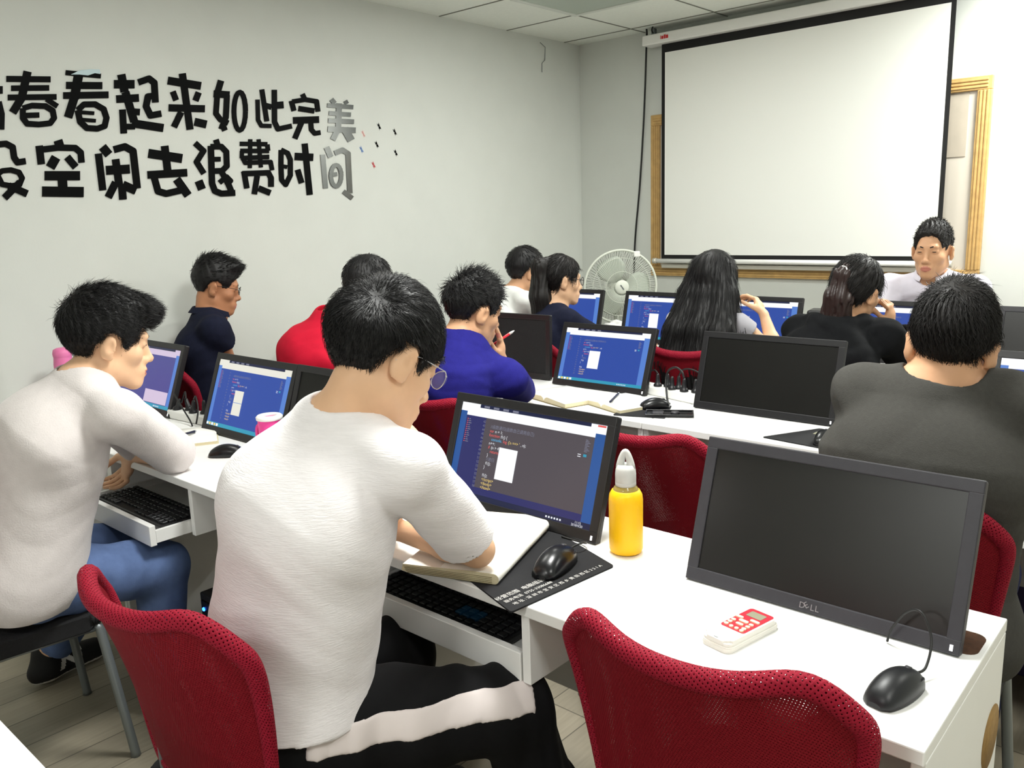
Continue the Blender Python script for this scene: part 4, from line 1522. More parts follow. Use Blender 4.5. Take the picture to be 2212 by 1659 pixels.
# ================================================================ PEOPLE: poses (metres, world axes)
# hips, C7, head centre (between the ears), head yaw/pitch/roll, torso yaw, arms (elbow, wrist, hand direction, palm normal, curl)
PEOPLE = {
 'white': dict(h=(-1.30, .755, .585), n=(-1.205, .862, 1.140), c=(-1.158, .955, 1.222), yaw=-9, pit=-30, rol=-4, ty=-8, sw=.158, fwd=.055, drop=.082,
               R=dict(e=(-1.115, 1.125, .818), w=(-1.355, 1.125, .803), hd=(-1, .12, -.1), pn=(0, 0, -1), cu=.5),
               L=dict(e=(-1.42, 1.14, .812), w=(-1.275, 1.085, .985), hd=(.5, -.15, .85), pn=(.1, -1, .2), cu=1.2),
               kn=((-1.03, 1.12, .505), (-1.385, 1.13, .50)), an=((-.97, 1.22, .10), (-1.43, 1.16, .10)), vox=.0045),
 'grey': dict(h=(-2.42, .69, .57), n=(-2.335, .865, 1.095), c=(-2.325, .965, 1.165), yaw=-17, pit=-12, rol=0, ty=-8, sw=.165, fwd=.055, drop=.095,
              R=dict(e=(-2.405, 1.15, .795), w=(-2.625, 1.11, .765), hd=(-.55, -.1, -.9), pn=(-.3, -.9, -.1), cu=.7),
              L=dict(e=(-2.62, 1.15, .79), w=(-2.72, 1.17, .79), hd=(-.6, .3, 0), pn=(0, 0, -1), cu=.4),
              kn=((-2.37, 1.05, .478), (-2.62, 1.07, .475)), an=((-2.42, 1.04, .10), (-2.88, .86, .10)), vox=.0045),
 'navy': dict(h=(-3.46, 1.86, .56), n=(-3.51, 1.88, 1.08), c=(-3.50, 1.95, 1.195), yaw=-32, pit=-14, rol=0, ty=-25, sw=.17, fwd=.03, sc=.95,
              R=dict(e=(-3.43, 1.93, .87), w=(-3.52, 2.12, .77), hd=(-.3, .9, -.1), pn=(0, 0, -1), cu=.4),
              L=dict(e=(-3.68, 1.94, .82), w=(-3.62, 2.10, .72), hd=(.1, 1, -.1), pn=(0, 0, -1), cu=.4), vox=.006),
 'red': dict(h=(-2.86, 1.90, .56), n=(-2.785, 2.04, 1.105), c=(-2.745, 2.19, 1.178), yaw=-5, pit=-30, rol=0, ty=-5, sw=.15, fwd=.07, drop=.08, hump=.04,
             R=dict(e=(-2.66, 2.42, .80), w=(-2.80, 2.54, .79), hd=(-.7, .7, 0), pn=(0, 0, -1), cu=.4),
             L=dict(e=(-3.02, 2.40, .80), w=(-2.85, 2.54, .79), hd=(.7, .7, 0), pn=(0, 0, -1), cu=.4), vox=.006),
 'blue': dict(h=(-2.06, 1.96, .56), n=(-2.085, 2.035, 1.068), c=(-2.062, 2.115, 1.142), yaw=-14, pit=-14, rol=3, ty=-8, sw=.170, fwd=.10, drop=.150,
              R=dict(e=(-2.13, 2.42, .80), w=(-2.075, 2.265, .945), hd=(.0, -.06, 1), pn=(-.75, -.65, 0), cu=.35),
              L=dict(e=(-2.36, 2.40, .80), w=(-2.44, 2.56, .79), hd=(-.2, .9, 0), pn=(0, 0, -1), cu=.4), vox=.0045),
 'white_far': dict(h=(-3.14, 3.40, .56), n=(-3.17, 3.51, 1.05), c=(-3.10, 3.62, 1.15), yaw=-25, pit=-8, rol=0, ty=-25, sw=.185, fwd=.04,
                   R=dict(e=(-2.97, 3.72, .80), w=(-3.02, 3.86, .79), hd=(-.3, .9, 0), pn=(0, 0, -1), cu=.4),
                   L=dict(e=(-3.36, 3.70, .80), w=(-3.22, 3.84, .79), hd=(.3, .9, 0), pn=(0, 0, -1), cu=.4), vox=.0065),
 'glasses_girl': dict(h=(-2.56, 3.06, .55), n=(-2.60, 3.20, 1.02), c=(-2.575, 3.27, 1.145), yaw=-34, pit=-4, rol=0, ty=-30, sw=.155, fwd=.03, fem=1, sc=.95,
                      R=dict(e=(-2.33, 3.42, .80), w=(-2.38, 3.70, .79), hd=(-.2, .9, 0), pn=(0, 0, -1), cu=.4),
                      L=dict(e=(-2.66, 3.48, .80), w=(-2.52, 3.72, .79), hd=(.2, .9, 0), pn=(0, 0, -1), cu=.4), vox=.0065),
 'long_hair': dict(h=(-1.82, 3.20, .55), n=(-1.80, 3.28, 1.03), c=(-1.775, 3.335, 1.155), yaw=4, pit=-6, rol=0, ty=4, sw=.138, fwd=.03, fem=1,
                   R=dict(e=(-1.535, 3.43, .85), w=(-1.612, 3.47, 1.01), hd=(-.5, .1, .75), pn=(-.8, -.2, -.6), cu=.9),
                   L=dict(e=(-2.00, 3.48, .82), w=(-1.93, 3.72, .79), hd=(.2, .9, 0), pn=(0, 0, -1), cu=.4), vox=.0055),
 'hoodie': dict(h=(-1.22, 3.06, .55), n=(-1.185, 3.19, 1.03), c=(-1.15, 3.27, 1.14), yaw=-14, pit=-10, rol=8, ty=0, sw=.165, fwd=.05, fem=1,
                R=dict(e=(-.98, 3.50, .82), w=(-1.055, 3.40, 1.00), hd=(-.1, -.1, 1), pn=(-.9, 0, .1), cu=1.0),
                L=dict(e=(-1.40, 3.42, .80), w=(-1.28, 3.66, .79), hd=(.3, .9, 0), pn=(0, 0, -1), cu=.4), vox=.006),
 'teacher': dict(h=(-1.15, 4.50, .58), n=(-1.165, 4.33, 1.12), c=(-1.155, 4.25, 1.240), yaw=180, pit=-3, rol=0, ty=182, sw=.185, fwd=.03,
                 R=dict(e=(-1.38, 4.18, .82), w=(-1.27, 4.02, .86), hd=(.5, -.7, 0), pn=(0, 0, -1), cu=.4),
                 L=dict(e=(-.90, 4.20, .82), w=(-1.04, 4.04, .86), hd=(-.4, -.8, 0), pn=(0, 0, -1), cu=.4), vox=.0045),
 'dark_tee': dict(h=(-.50, 1.86, .56), n=(-.478, 1.83, 1.112), c=(-.463, 1.88, 1.172), yaw=10, pit=-10, rol=5, ty=8, sw=.140, fwd=.03, drop=.045, sc=.95,
                  R=dict(e=(-.355, 2.13, .875), w=(-.42, 2.42, .80), hd=(-.3, .9, -.1), pn=(0, 0, -1), cu=.4),
                  L=dict(e=(-.67, 2.13, .86), w=(-.60, 2.44, .80), hd=(.3, .9, 0), pn=(0, 0, -1), cu=.4), vox=.0045),
}

# ---------------------------------------------------------------- figures: implicit surfaces -> meshes
mat('skin', (206, 158, 122), rough=0.5, spec=0.4, noise=0.05, nscale=25)
mat('skin_light', (226, 182, 146), rough=0.5, spec=0.4, noise=0.04, nscale=25)
mat('skin_tan', (178, 124, 90), rough=0.5, spec=0.4, noise=0.05, nscale=25)
mat('lip', (186, 118, 102), rough=0.45)
mat('lip_red', (178, 66, 66), rough=0.45)
mat('eye_white', (215, 210, 205), rough=0.25)
mat('eye_dark', (22, 14, 10), rough=0.15)
mat('hair_black', (15, 14, 15), rough=0.5, spec=0.4)
mat('hair_soft', (21, 18, 17), rough=0.5, spec=0.4)
mat('hair_brown', (40, 25, 23), rough=0.42, spec=0.5)
mat('hair_tie', (200, 200, 200), rough=0.3, metal=0.4)
mat('knit_white', (242, 238, 240), rough=0.9, spec=0.15, noise=0.03, nscale=60, bump=0.30, bscale=150, stretch=(.45, .45, 3.0), sheen=0.2)
mat('knit_grey', (212, 205, 203), rough=0.9, spec=0.15, noise=0.03, nscale=40, bump=0.25, bscale=260, sheen=0.2)
mat('cloth_navy', (24, 27, 44), rough=0.9, spec=0.15, noise=0.1, nscale=60, bump=0.2, bscale=350)
mat('cloth_red', (196, 22, 50), rough=0.8, spec=0.2, noise=0.05, nscale=30, bump=0.15, bscale=300)
mat('cloth_blue', (34, 32, 112), rough=0.9, spec=0.15, noise=0.08, nscale=50, bump=0.2, bscale=300)
mat('cloth_white', (222, 224, 220), rough=0.85, spec=0.2, noise=0.03, nscale=30, bump=0.15, bscale=300)
mat('cloth_lilac', (224, 220, 232), rough=0.8, spec=0.2, noise=0.03, nscale=30)
mat('cloth_lightgrey', (170, 168, 174), rough=0.85, spec=0.2, noise=0.03, nscale=30)
mat('cloth_black', (18, 19, 21), rough=0.9, spec=0.15, noise=0.15, nscale=40, bump=0.2, bscale=300)
mat('cloth_charcoal', (70, 69, 66), rough=0.95, spec=0.1, noise=0.06, nscale=120, bump=0.25, bscale=400)
mat('track_black', (16, 16, 18), rough=0.8, spec=0.2, bump=0.1, bscale=300)
mat('track_stripe', (226, 216, 214), rough=0.8, spec=0.2)
mat('denim', (92, 112, 154), rough=0.9, spec=0.15, noise=0.22, nscale=14, bump=0.3, bscale=420)
mat('denim_dark', (34, 38, 70), rough=0.9, spec=0.15, noise=0.15, nscale=14)
mat('shoe_black', (18, 18, 20), rough=0.7, bump=0.2, bscale=300)
mat('shoe_white', (226, 224, 220), rough=0.5)

V3 = lambda *a: np.array(a, dtype=np.float64)


def nrm(v):
    v = np.asarray(v, float)
    return v / (np.linalg.norm(v) + 1e-12)


def rotz(a):
    a = math.radians(a)
    return np.array([[math.cos(a), -math.sin(a), 0], [math.sin(a), math.cos(a), 0], [0, 0, 1.0]])


def rotx(a):
    a = math.radians(a)
    return np.array([[1.0, 0, 0], [0, math.cos(a), -math.sin(a)], [0, math.sin(a), math.cos(a)]])


def roty(a):
    a = math.radians(a)
    return np.array([[math.cos(a), 0, math.sin(a)], [0, 1.0, 0], [-math.sin(a), 0, math.cos(a)]])


def P_cone(a, b, ra, rb, k=.02, axis=None, st=1.0, cap=False, neg=False):
    """round cone; axis/st: cross-section stretched st times along axis; cap: flat end at b"""
    a, b = np.asarray(a, float), np.asarray(b, float)
    ab = b - a
    L2 = max(ab @ ab, 1e-10)
    ax = None
    if axis is not None:
        ax = nrm(axis)
        abn = ab / math.sqrt(L2)
        ax = nrm(ax - abn * (ax @ abn))
    d_ = nrm(ab)
    inv = 1 - 1 / st

    def f(p):
        q = p - a
        if ax is not None:
            q = q - ax * ((q @ ax) * inv)[:, None]
        t = np.clip(q @ ab / L2, 0, 1)
        v = q - t[:, None] * ab
        d = np.sqrt(np.einsum('ij,ij->i', v, v)) - (ra + (rb - ra) * t)
        if cap:
            d = np.maximum(d, (p - b) @ d_)
        return d
    c = (a + b) / 2
    return (f, c, math.sqrt(L2) / 2 + max(ra, rb) * max(st, 1), k, neg)


def P_ell(c, r, R=None, k=.01, neg=False):
    c, r = np.asarray(c, float), np.asarray(r, float)

    def f(p):
        q = p - c
        if R is not None:
            q = q @ R
        k0 = np.sqrt(((q / r) ** 2).sum(1))
        k1 = np.sqrt(((q / (r * r)) ** 2).sum(1)) + 1e-9
        return k0 * (k0 - 1) / k1
    return (f, c, r.max(), k, neg)


def P_fun(f, c, rad, k=.01, neg=False):
    return (f, np.asarray(c, float), rad, k, neg)


def ev(prims, p, disp=None):
    d = np.full(len(p), 1.0)
    for (f, c, rad, k, neg) in prims:
        q = p - c
        m = np.einsum('ij,ij->i', q, q) < (rad + .075) ** 2
        if not m.any():
            continue
        di = f(p[m])
        dm = d[m]
        if neg:
            h = np.clip(.5 - .5 * (dm + di) / k, 0, 1)
            d[m] = dm * (1 - h) - di * h + k * h * (1 - h)
        else:
            h = np.clip(.5 + .5 * (dm - di) / k, 0, 1)
            d[m] = dm * (1 - h) + di * h - k * h * (1 - h)
    if disp is not None:
        near = np.abs(d) < .04
        if near.any():
            d[near] += disp(p[near])
    return d


def polygonise(prims, h, disp=None, extra=None):
    """sparse surface nets over the implicit surface"""
    lo = np.min([c - rad for (f, c, rad, k, neg) in prims if not neg], axis=0) - .03
    hi = np.max([c + rad for (f, c, rad, k, neg) in prims if not neg], axis=0) + .03
    B = 4
    nb = np.ceil((hi - lo) / (h * B)).astype(int) + 1
    fn = (lambda p: ev(prims, p, disp)) if extra is None else (lambda p: extra(p, ev(prims, p, disp)))
    gi = np.stack(np.meshgrid(*[np.arange(n) for n in nb], indexing='ij'), -1).reshape(-1, 3)
    cc = lo + (gi + .5) * h * B
    dc = fn(cc)
    act = (np.abs(dc) < h * B * .87 + .012)
    n = nb * B + 1
    F = np.empty(n, np.float32)
    S = np.where(dc < 0, -1.0, 1.0).reshape(nb).astype(np.float32)
    F[:-1, :-1, :-1] = np.repeat(np.repeat(np.repeat(S, B, 0), B, 1), B, 2)
    F[-1] = 1
    F[:, -1] = 1
    F[:, :, -1] = 1
    M = np.zeros(n, bool)
    A3 = act.reshape(nb)
    M[:-1, :-1, :-1] = np.repeat(np.repeat(np.repeat(A3, B, 0), B, 1), B, 2)
    M[1:] |= M[:-1]
    M[:, 1:] |= M[:, :-1]
    M[:, :, 1:] |= M[:, :, :-1]
    ii = np.argwhere(M)
    for s in range(0, len(ii), 400000):
        q = ii[s:s + 400000]
        F[q[:, 0], q[:, 1], q[:, 2]] = fn(lo + q * h)
    G = F < 0
    cnt = np.zeros(n - 1, np.uint8)
    for a in (0, 1):
        for b in (0, 1):
            for c in (0, 1):
                cnt += G[a:n[0] - 1 + a, b:n[1] - 1 + b, c:n[2] - 1 + c]
    mix = (cnt > 0) & (cnt < 8)
    cell = np.argwhere(mix)
    idx = np.full(n - 1, -1, np.int32)
    idx[mix] = np.arange(len(cell))
    off = np.array([(a, b, c) for a in (0, 1) for b in (0, 1) for c in (0, 1)])
    val = np.stack([F[cell[:, 0] + o[0], cell[:, 1] + o[1], cell[:, 2] + o[2]] for o in off], 1)
    acc = np.zeros((len(cell), 3))
    num = np.zeros(len(cell))
    for i in range(8):
        for j in range(i + 1, 8):
            if np.abs(off[i] - off[j]).sum() != 1:
                continue
            a, b = val[:, i], val[:, j]
            cr = (a < 0) != (b < 0)
            t = np.where(cr, a / np.where(cr, a - b, 1), 0)
            acc += np.where(cr[:, None], off[i] + t[:, None] * (off[j] - off[i]), 0)
            num += cr
    V = lo + (cell + acc / num[:, None]) * h
    Q = []
    for ax in range(3):
        u, v = (ax + 1) % 3, (ax + 2) % 3
        sl0 = [slice(None)] * 3
        sl1 = [slice(None)] * 3
        sl0[ax] = slice(0, n[ax] - 1)
        sl1[ax] = slice(1, n[ax])
        g0, g1 = G[tuple(sl0)], G[tuple(sl1)]
        e = np.argwhere(g0 != g1)
        e = e[(e[:, u] > 0) & (e[:, v] > 0) & (e[:, u] < n[u] - 1) & (e[:, v] < n[v] - 1)]
        ins = g0[e[:, 0], e[:, 1], e[:, 2]]
        du = np.zeros(3, int)
        du[u] = 1
        dv = np.zeros(3, int)
        dv[v] = 1
        q = [e - du - dv, e - dv, e, e - du]
        q = np.stack([idx[c[:, 0], c[:, 1], c[:, 2]] for c in q], 1)
        q[~ins] = q[~ins][:, ::-1]
        Q.append(q[(q >= 0).all(1)])
    return V, np.concatenate(Q)


def mesh_from(name, V, Q, mats, parent, mi=None, smooth=True, extraVF=None):
    nv, nq = len(V), len(Q)
    me = bpy.data.meshes.new(name)
    me.vertices.add(nv)
    me.vertices.foreach_set('co', np.asarray(V, np.float32).ravel())
    me.loops.add(nq * 4)
    me.loops.foreach_set('vertex_index', np.asarray(Q, np.int32).ravel())
    me.polygons.add(nq)
    me.polygons.foreach_set('loop_start', np.arange(0, nq * 4, 4, dtype=np.int32))
    me.polygons.foreach_set('loop_total', np.full(nq, 4, np.int32))
    me.update(calc_edges=True)
    if mi is not None:
        me.polygons.foreach_set('material_index', np.asarray(mi, np.int32))
    return link(name, me, mats, parent, smooth=smooth)


# ---------------------------------------------------------------- head
def head_prims(fem):
    jw = .046 if fem else .051
    L = [P_ell((0, -.013, .036), (.0755, .094, .088), k=.01),
         P_ell((0, .020, -.032), (.0615, .064, .080), k=.03)]
    for s in (-1, 1):
        L.append(P_cone((s * jw, -.004, -.058), (s * .012, .066, -.099), .021, .016, .028))
        L.append(P_ell((s * .041, .052, -.020), (.023, .024, .022), k=.02))
    L.append(P_ell((0, .073, -.099), (.018, .015, .014), k=.02))
    L.append(P_cone((-.034, .078, .030), (.034, .078, .030), .011, .011, .02))
    for s in (-1, 1):
        L.append(P_ell((s * .031, .097, .010), (.019, .016, .012), k=.012, neg=True))
    L += [P_cone((0, .080, .020), (0, .099, -.028), .0075, .0105, .012), P_ell((0, .102, -.031), (.0125, .0115, .011), k=.008)]
    for s in (-1, 1):
        L.append(P_ell((s * .0135, .091, -.036), (.0085, .010, .0085), k=.006))
        L.append(P_ell((s * .0068, .101, -.0445), (.0042, .006, .003), k=.003, neg=True))
        L.append(P_ell((s * .031, .0745, .010), (.0165, .0115, .0105), k=.006))
    L += [P_ell((0, .078, -.066), (.030, .018, .020), k=.02), P_ell((0, .0925, -.0625), (.021, .0075, .0058), k=.006), P_ell((0, .0905, -.0735), (.0185, .0085, .0066), k=.006),
          P_ell((0, .101, -.0682), (.022, .0085, .0017), k=.003, neg=True)]
    for s in (-1, 1):
        R = rotz(-s * 32) @ rotx(-14)
        L += [P_ell((s * .0815, -.014, -.004), (.0098, .0205, .0335), R, k=.006),
              P_ell((s * .080, -.007, -.030), (.006, .009, .010), R, k=.006),
              P_ell((s * .0965, -.006, -.002), (.0080, .0115, .0170), R, k=.005, neg=True)]
    return L


def bbox_c(prims):
    lo = np.min([c - r for (f, c, r, k, n) in prims if not n], axis=0)
    hi = np.max([c + r for (f, c, r, k, n) in prims if not n], axis=0)
    return (lo + hi) / 2, np.linalg.norm(hi - lo) / 2


def hand_prims(w, hd, pn, cu, side, sc=1.0, thumb=.75, splay=.0):
    hd = nrm(hd)
    pn = nrm(np.asarray(pn, float) - hd * (np.dot(pn, hd)))
    t = np.cross(hd, pn) * side            # towards the thumb
    w = np.asarray(w, float)
    L = [P_cone(w, w + hd * .052 * sc, .0165 * sc, .0150 * sc, .012, axis=t, st=1.75),
         P_cone(w + hd * .045 * sc, w + hd * .082 * sc, .0145 * sc, .0115 * sc, .012, axis=t, st=2.35)]
    for (o, ln, r, c2) in ((.031, .073, .0086, .9), (.0105, .081, .0088, 1.0), (-.0105, .075, .0084, 1.05), (-.0305, .058, .0076, 1.15)):
        b = w + (hd * .084 + t * o) * sc
        a = .25 * cu * c2
        p = b
        for fr, da, rr in ((.46, .9, 1.0), (.30, 1.0, .92), (.24, .8, .82)):
            a += da * cu * c2 * .62
            d = hd * math.cos(a) + pn * math.sin(a) + t * o * (splay + .8) * math.cos(a)
            q = p + nrm(d) * ln * fr * sc
            L.append(P_cone(p, q, r * rr * sc, r * (rr - .07) * sc, .004))
            p = q
    b = w + (hd * .022 + t * .022 + pn * .004) * sc
    m = b + nrm(hd * .62 + t * .62 + pn * .35) * .040 * sc
    e = m + nrm(hd * .9 + t * .15 + pn * .45 * thumb * (1 + cu)) * .032 * sc
    g = e + nrm(hd * .95 - t * .1 + pn * .6 * thumb * (.6 + cu)) * .025 * sc
    L += [P_cone(b, m, .0150 * sc, .0110 * sc, .012), P_cone(m, e, .0108 * sc, .0094 * sc, .004), P_cone(e, g, .0096 * sc, .0078 * sc, .004)]
    return L


def wrinkle(amp, fz, axis=(0, 0, 1), seed=0.0, wob=18.0):
    ax = nrm(axis)

    def f(p):
        s = p @ ax
        x, y = p[:, 0] + seed, p[:, 1] - seed
        a = np.sin(fz * s + 2.2 * np.sin(wob * x + 1.3 * seed) + 1.7 * np.sin(wob * .8 * y - seed) + seed)
        b = np.sin(fz * .47 * s - 2.5 * np.sin(wob * .6 * (x + y)) + 2 * seed)
        return -amp * (np.clip(a, -.2, 1) * .6 + b * .5)
    return f


def hair_line(pts):
    ys = np.array([p[0] for p in pts][::-1])
    zs = np.array([p[1] for p in pts][::-1])
    return lambda y: np.interp(y, ys, zs)


SHORT = [(.12, .085), (.088, .078), (.066, .052), (.052, .016), (.036, -.012), (.024, -.018), (.017, .032), (-.026, .038), (-.044, .0), (-.056, -.045), (-.080, -.064), (-.13, -.066)]
FEMLINE = [(.12, .085), (.085, .075), (.066, .048), (.050, .022), (.030, .012), (.016, .030), (-.018, .034), (-.032, .0), (-.040, -.035), (-.075, -.050), (-.13, -.050)]


def make_hair(par, C, R, sc, st, name='hair'):
    """C,R,sc: head centre, rotation, scale; st: style"""
    tt, tb, ts = st.get('top', .030), st.get('back', .022), st.get('side', .013)
    cap = P_ell((0, -.013 - (tb - .012) / 2, .036 + (tt - .02) / 2), (.0755 + ts, .094 + (tb + .012) / 2, .088 + (tt + .012) / 2 + .004), k=.01)
    blobs = [P_ell(c, r, k=st.get('bk', .02)) for (c, r) in st.get('blobs', ())]
    line = hair_line(st.get('line', SHORT))
    fr = st.get('fringe', ())
    frp = [P_ell(c, r, k=.012) for (c, r) in fr]
    wh = np.array(st.get('whorl', (0.01, -.062, .115)))
    whr = st.get('scalp', 0.0)
    C = np.asarray(C, float)
    chains = st.get('chains', ())
    tap = st.get('taper', 0.0 if ('chainf' in st) else .012)

    def loc(p):
        return ((p - C) @ R) / sc

    def f(p):
        q = loc(p)
        d = ev([cap] + blobs, q) + tap * np.clip((.035 - q[:, 2]) / .08, 0, 1)
        z = line(q[:, 1]) - q[:, 2]
        ng = .004 * np.sin(95 * q[:, 0] + 3 * np.sin(60 * q[:, 1])) + .003 * np.sin(160 * q[:, 1] + 40 * q[:, 0])
        d = np.maximum(d, (z + ng) * .75)
        if frp:
            d = np.minimum(d, ev(frp, q))
        if whr > 0:
            d = d + whr * np.exp(-((q - wh) ** 2).sum(1) / st.get('wr', .05) ** 2)
        # clumped locks
        v = q - wh
        ang = np.arctan2(v[:, 0], -v[:, 1] + 1e-6)
        rr = np.sqrt((v ** 2).sum(1))
        d = d + st.get('groove', .0016) * np.sin(ang * 34 + 6 * np.sin(rr * 40)) * np.clip(rr * 14, 0, 1)
        return d * sc
    prims = [P_fun(f, C + R @ V3(0, 0, .02) * sc, .17 * sc, k=.01)]
    tailm = st.get('tail_mat')
    tail = []
    for ch in chains:
        pts, rs, stx, axx = ch
        for i in range(len(pts) - 1):
            (tail if tailm else prims).append(P_cone(pts[i], pts[i + 1], rs[i], rs[i + 1], .02, axis=axx, st=stx))
    dsp = None
    if chains:
        gz = st.get('strgroove', .0012)

        def dsp(p):
            q = loc(p)
            return gz * np.sin(q[:, 0] * 260 + 3 * np.sin(q[:, 2] * 14)) * (q[:, 2] < .02) + gz * .7 * np.sin(q[:, 1] * 240 + 2 * np.sin(q[:, 2] * 18)) * (q[:, 2] < .02)
    if tailm:
        hx = chains[0][0][-1] - chains[0][0][0]

        def tsp(p):
            s_ = p @ R[:, 0]
            return .0024 * np.sin(s_ * 330 + 3 * np.sin(p[:, 2] * 22)) + .0016 * np.sin(p @ R[:, 1] * 300 + 2 * np.sin(p[:, 2] * 30))
        V, Q = polygonise(tail, .0045, tsp)
        to = mesh_from('ponytail', V, Q, [tailm], par)
        to.data.transform(Matrix.Translation(-Vector((par.location.x, par.location.y, 0))))
        dsp = None
    V, Q = polygonise(prims, st.get('vox', .0045), dsp)
    # strands that start on the surface and follow the lie of the hair
    fn = lambda p: ev(prims, p, dsp)
    N = st.get('n', 1500)
    r2 = np.random.default_rng(st.get('seed', 3))
    Vok = np.arange(len(V)) if whr <= 0 else np.nonzero(np.sqrt(((loc(V) - wh) ** 2).sum(1)) > st.get('bald', .016))[0]
    pick = r2.choice(Vok, N)
    p = V[pick] + r2.normal(0, .001, (N, 3))

    def grad(p, e=.002):
        g = np.stack([fn(p + np.eye(3)[i] * e) - fn(p - np.eye(3)[i] * e) for i in range(3)], 1)
        return g / (np.linalg.norm(g, axis=1, keepdims=True) + 1e-9)
    nseg = 4
    ln = st.get('len', .035) * sc * r2.uniform(.55, 1.25, N)
    lift = st.get('lift', .12) * r2.uniform(.3, 1.6, N)
    jit = r2.normal(0, st.get('jit', .18), (N, 3))
    n0 = grad(p)
    p = p - n0 * .003
    path = [p]
    zloc = loc(p)[:, 2]
    topw = np.clip((zloc - st.get('liftz', .04)) / .05, 0, 1)
    ln = ln * np.where(zloc > .03, 1.0, st.get('sidelen', .5))
    lift = lift * (.25 + .75 * topw) if st.get('toplift', True) else lift
    for s in range(nseg):
        nn = grad(p)
        q = loc(p)
        fl = q - wh
        fl = fl / (np.linalg.norm(fl, axis=1, keepdims=True) + 1e-6)
        fl = fl @ R.T
        fl = fl + jit + np.array(st.get('dir', (0, 0, -.25)))
        fl = fl - nn * (fl * nn).sum(1, keepdims=True)
        fl = fl / (np.linalg.norm(fl, axis=1, keepdims=True) + 1e-6)
        stp = fl + nn * lift[:, None]
        stp = stp / np.linalg.norm(stp, axis=1, keepdims=True)
        p = p + stp * (ln / nseg)[:, None]
        if not st.get('spike'):
            d = fn(p)
            p = p + nn * np.clip(.0015 - d, 0, .01)[:, None]
        path.append(p)
    path = np.stack(path, 1)
    wdt = st.get('w', .0011)
    side = np.cross(path[:, -1] - path[:, 0], n0)
    side = side / (np.linalg.norm(side, axis=1, keepdims=True) + 1e-9)
    prof = np.array([1, .95, .8, .5, .12])
    v3 = np.zeros((N, nseg + 1, 3, 3))
    for s in range(nseg + 1):
        w = wdt * prof[s]
        v3[:, s, 0] = path[:, s] - side * w
        v3[:, s, 1] = path[:, s] + side * w
        v3[:, s, 2] = path[:, s] + n0 * w * .9
    base = len(V) + np.arange(N)[:, None] * (nseg + 1) * 3
    qs = []
    for s in range(nseg):
        for a, b in ((0, 1), (1, 2), (2, 0)):
            qs.append(np.concatenate([base + s * 3 + a, base + s * 3 + b, base + (s + 1) * 3 + b, base + (s + 1) * 3 + a], 1))
    V2 = np.concatenate([V, v3.reshape(-1, 3)])
    Q2 = np.concatenate([Q] + qs)
    return mesh_from(name, V2, Q2, [st.get('mat', 'hair_black')], par)


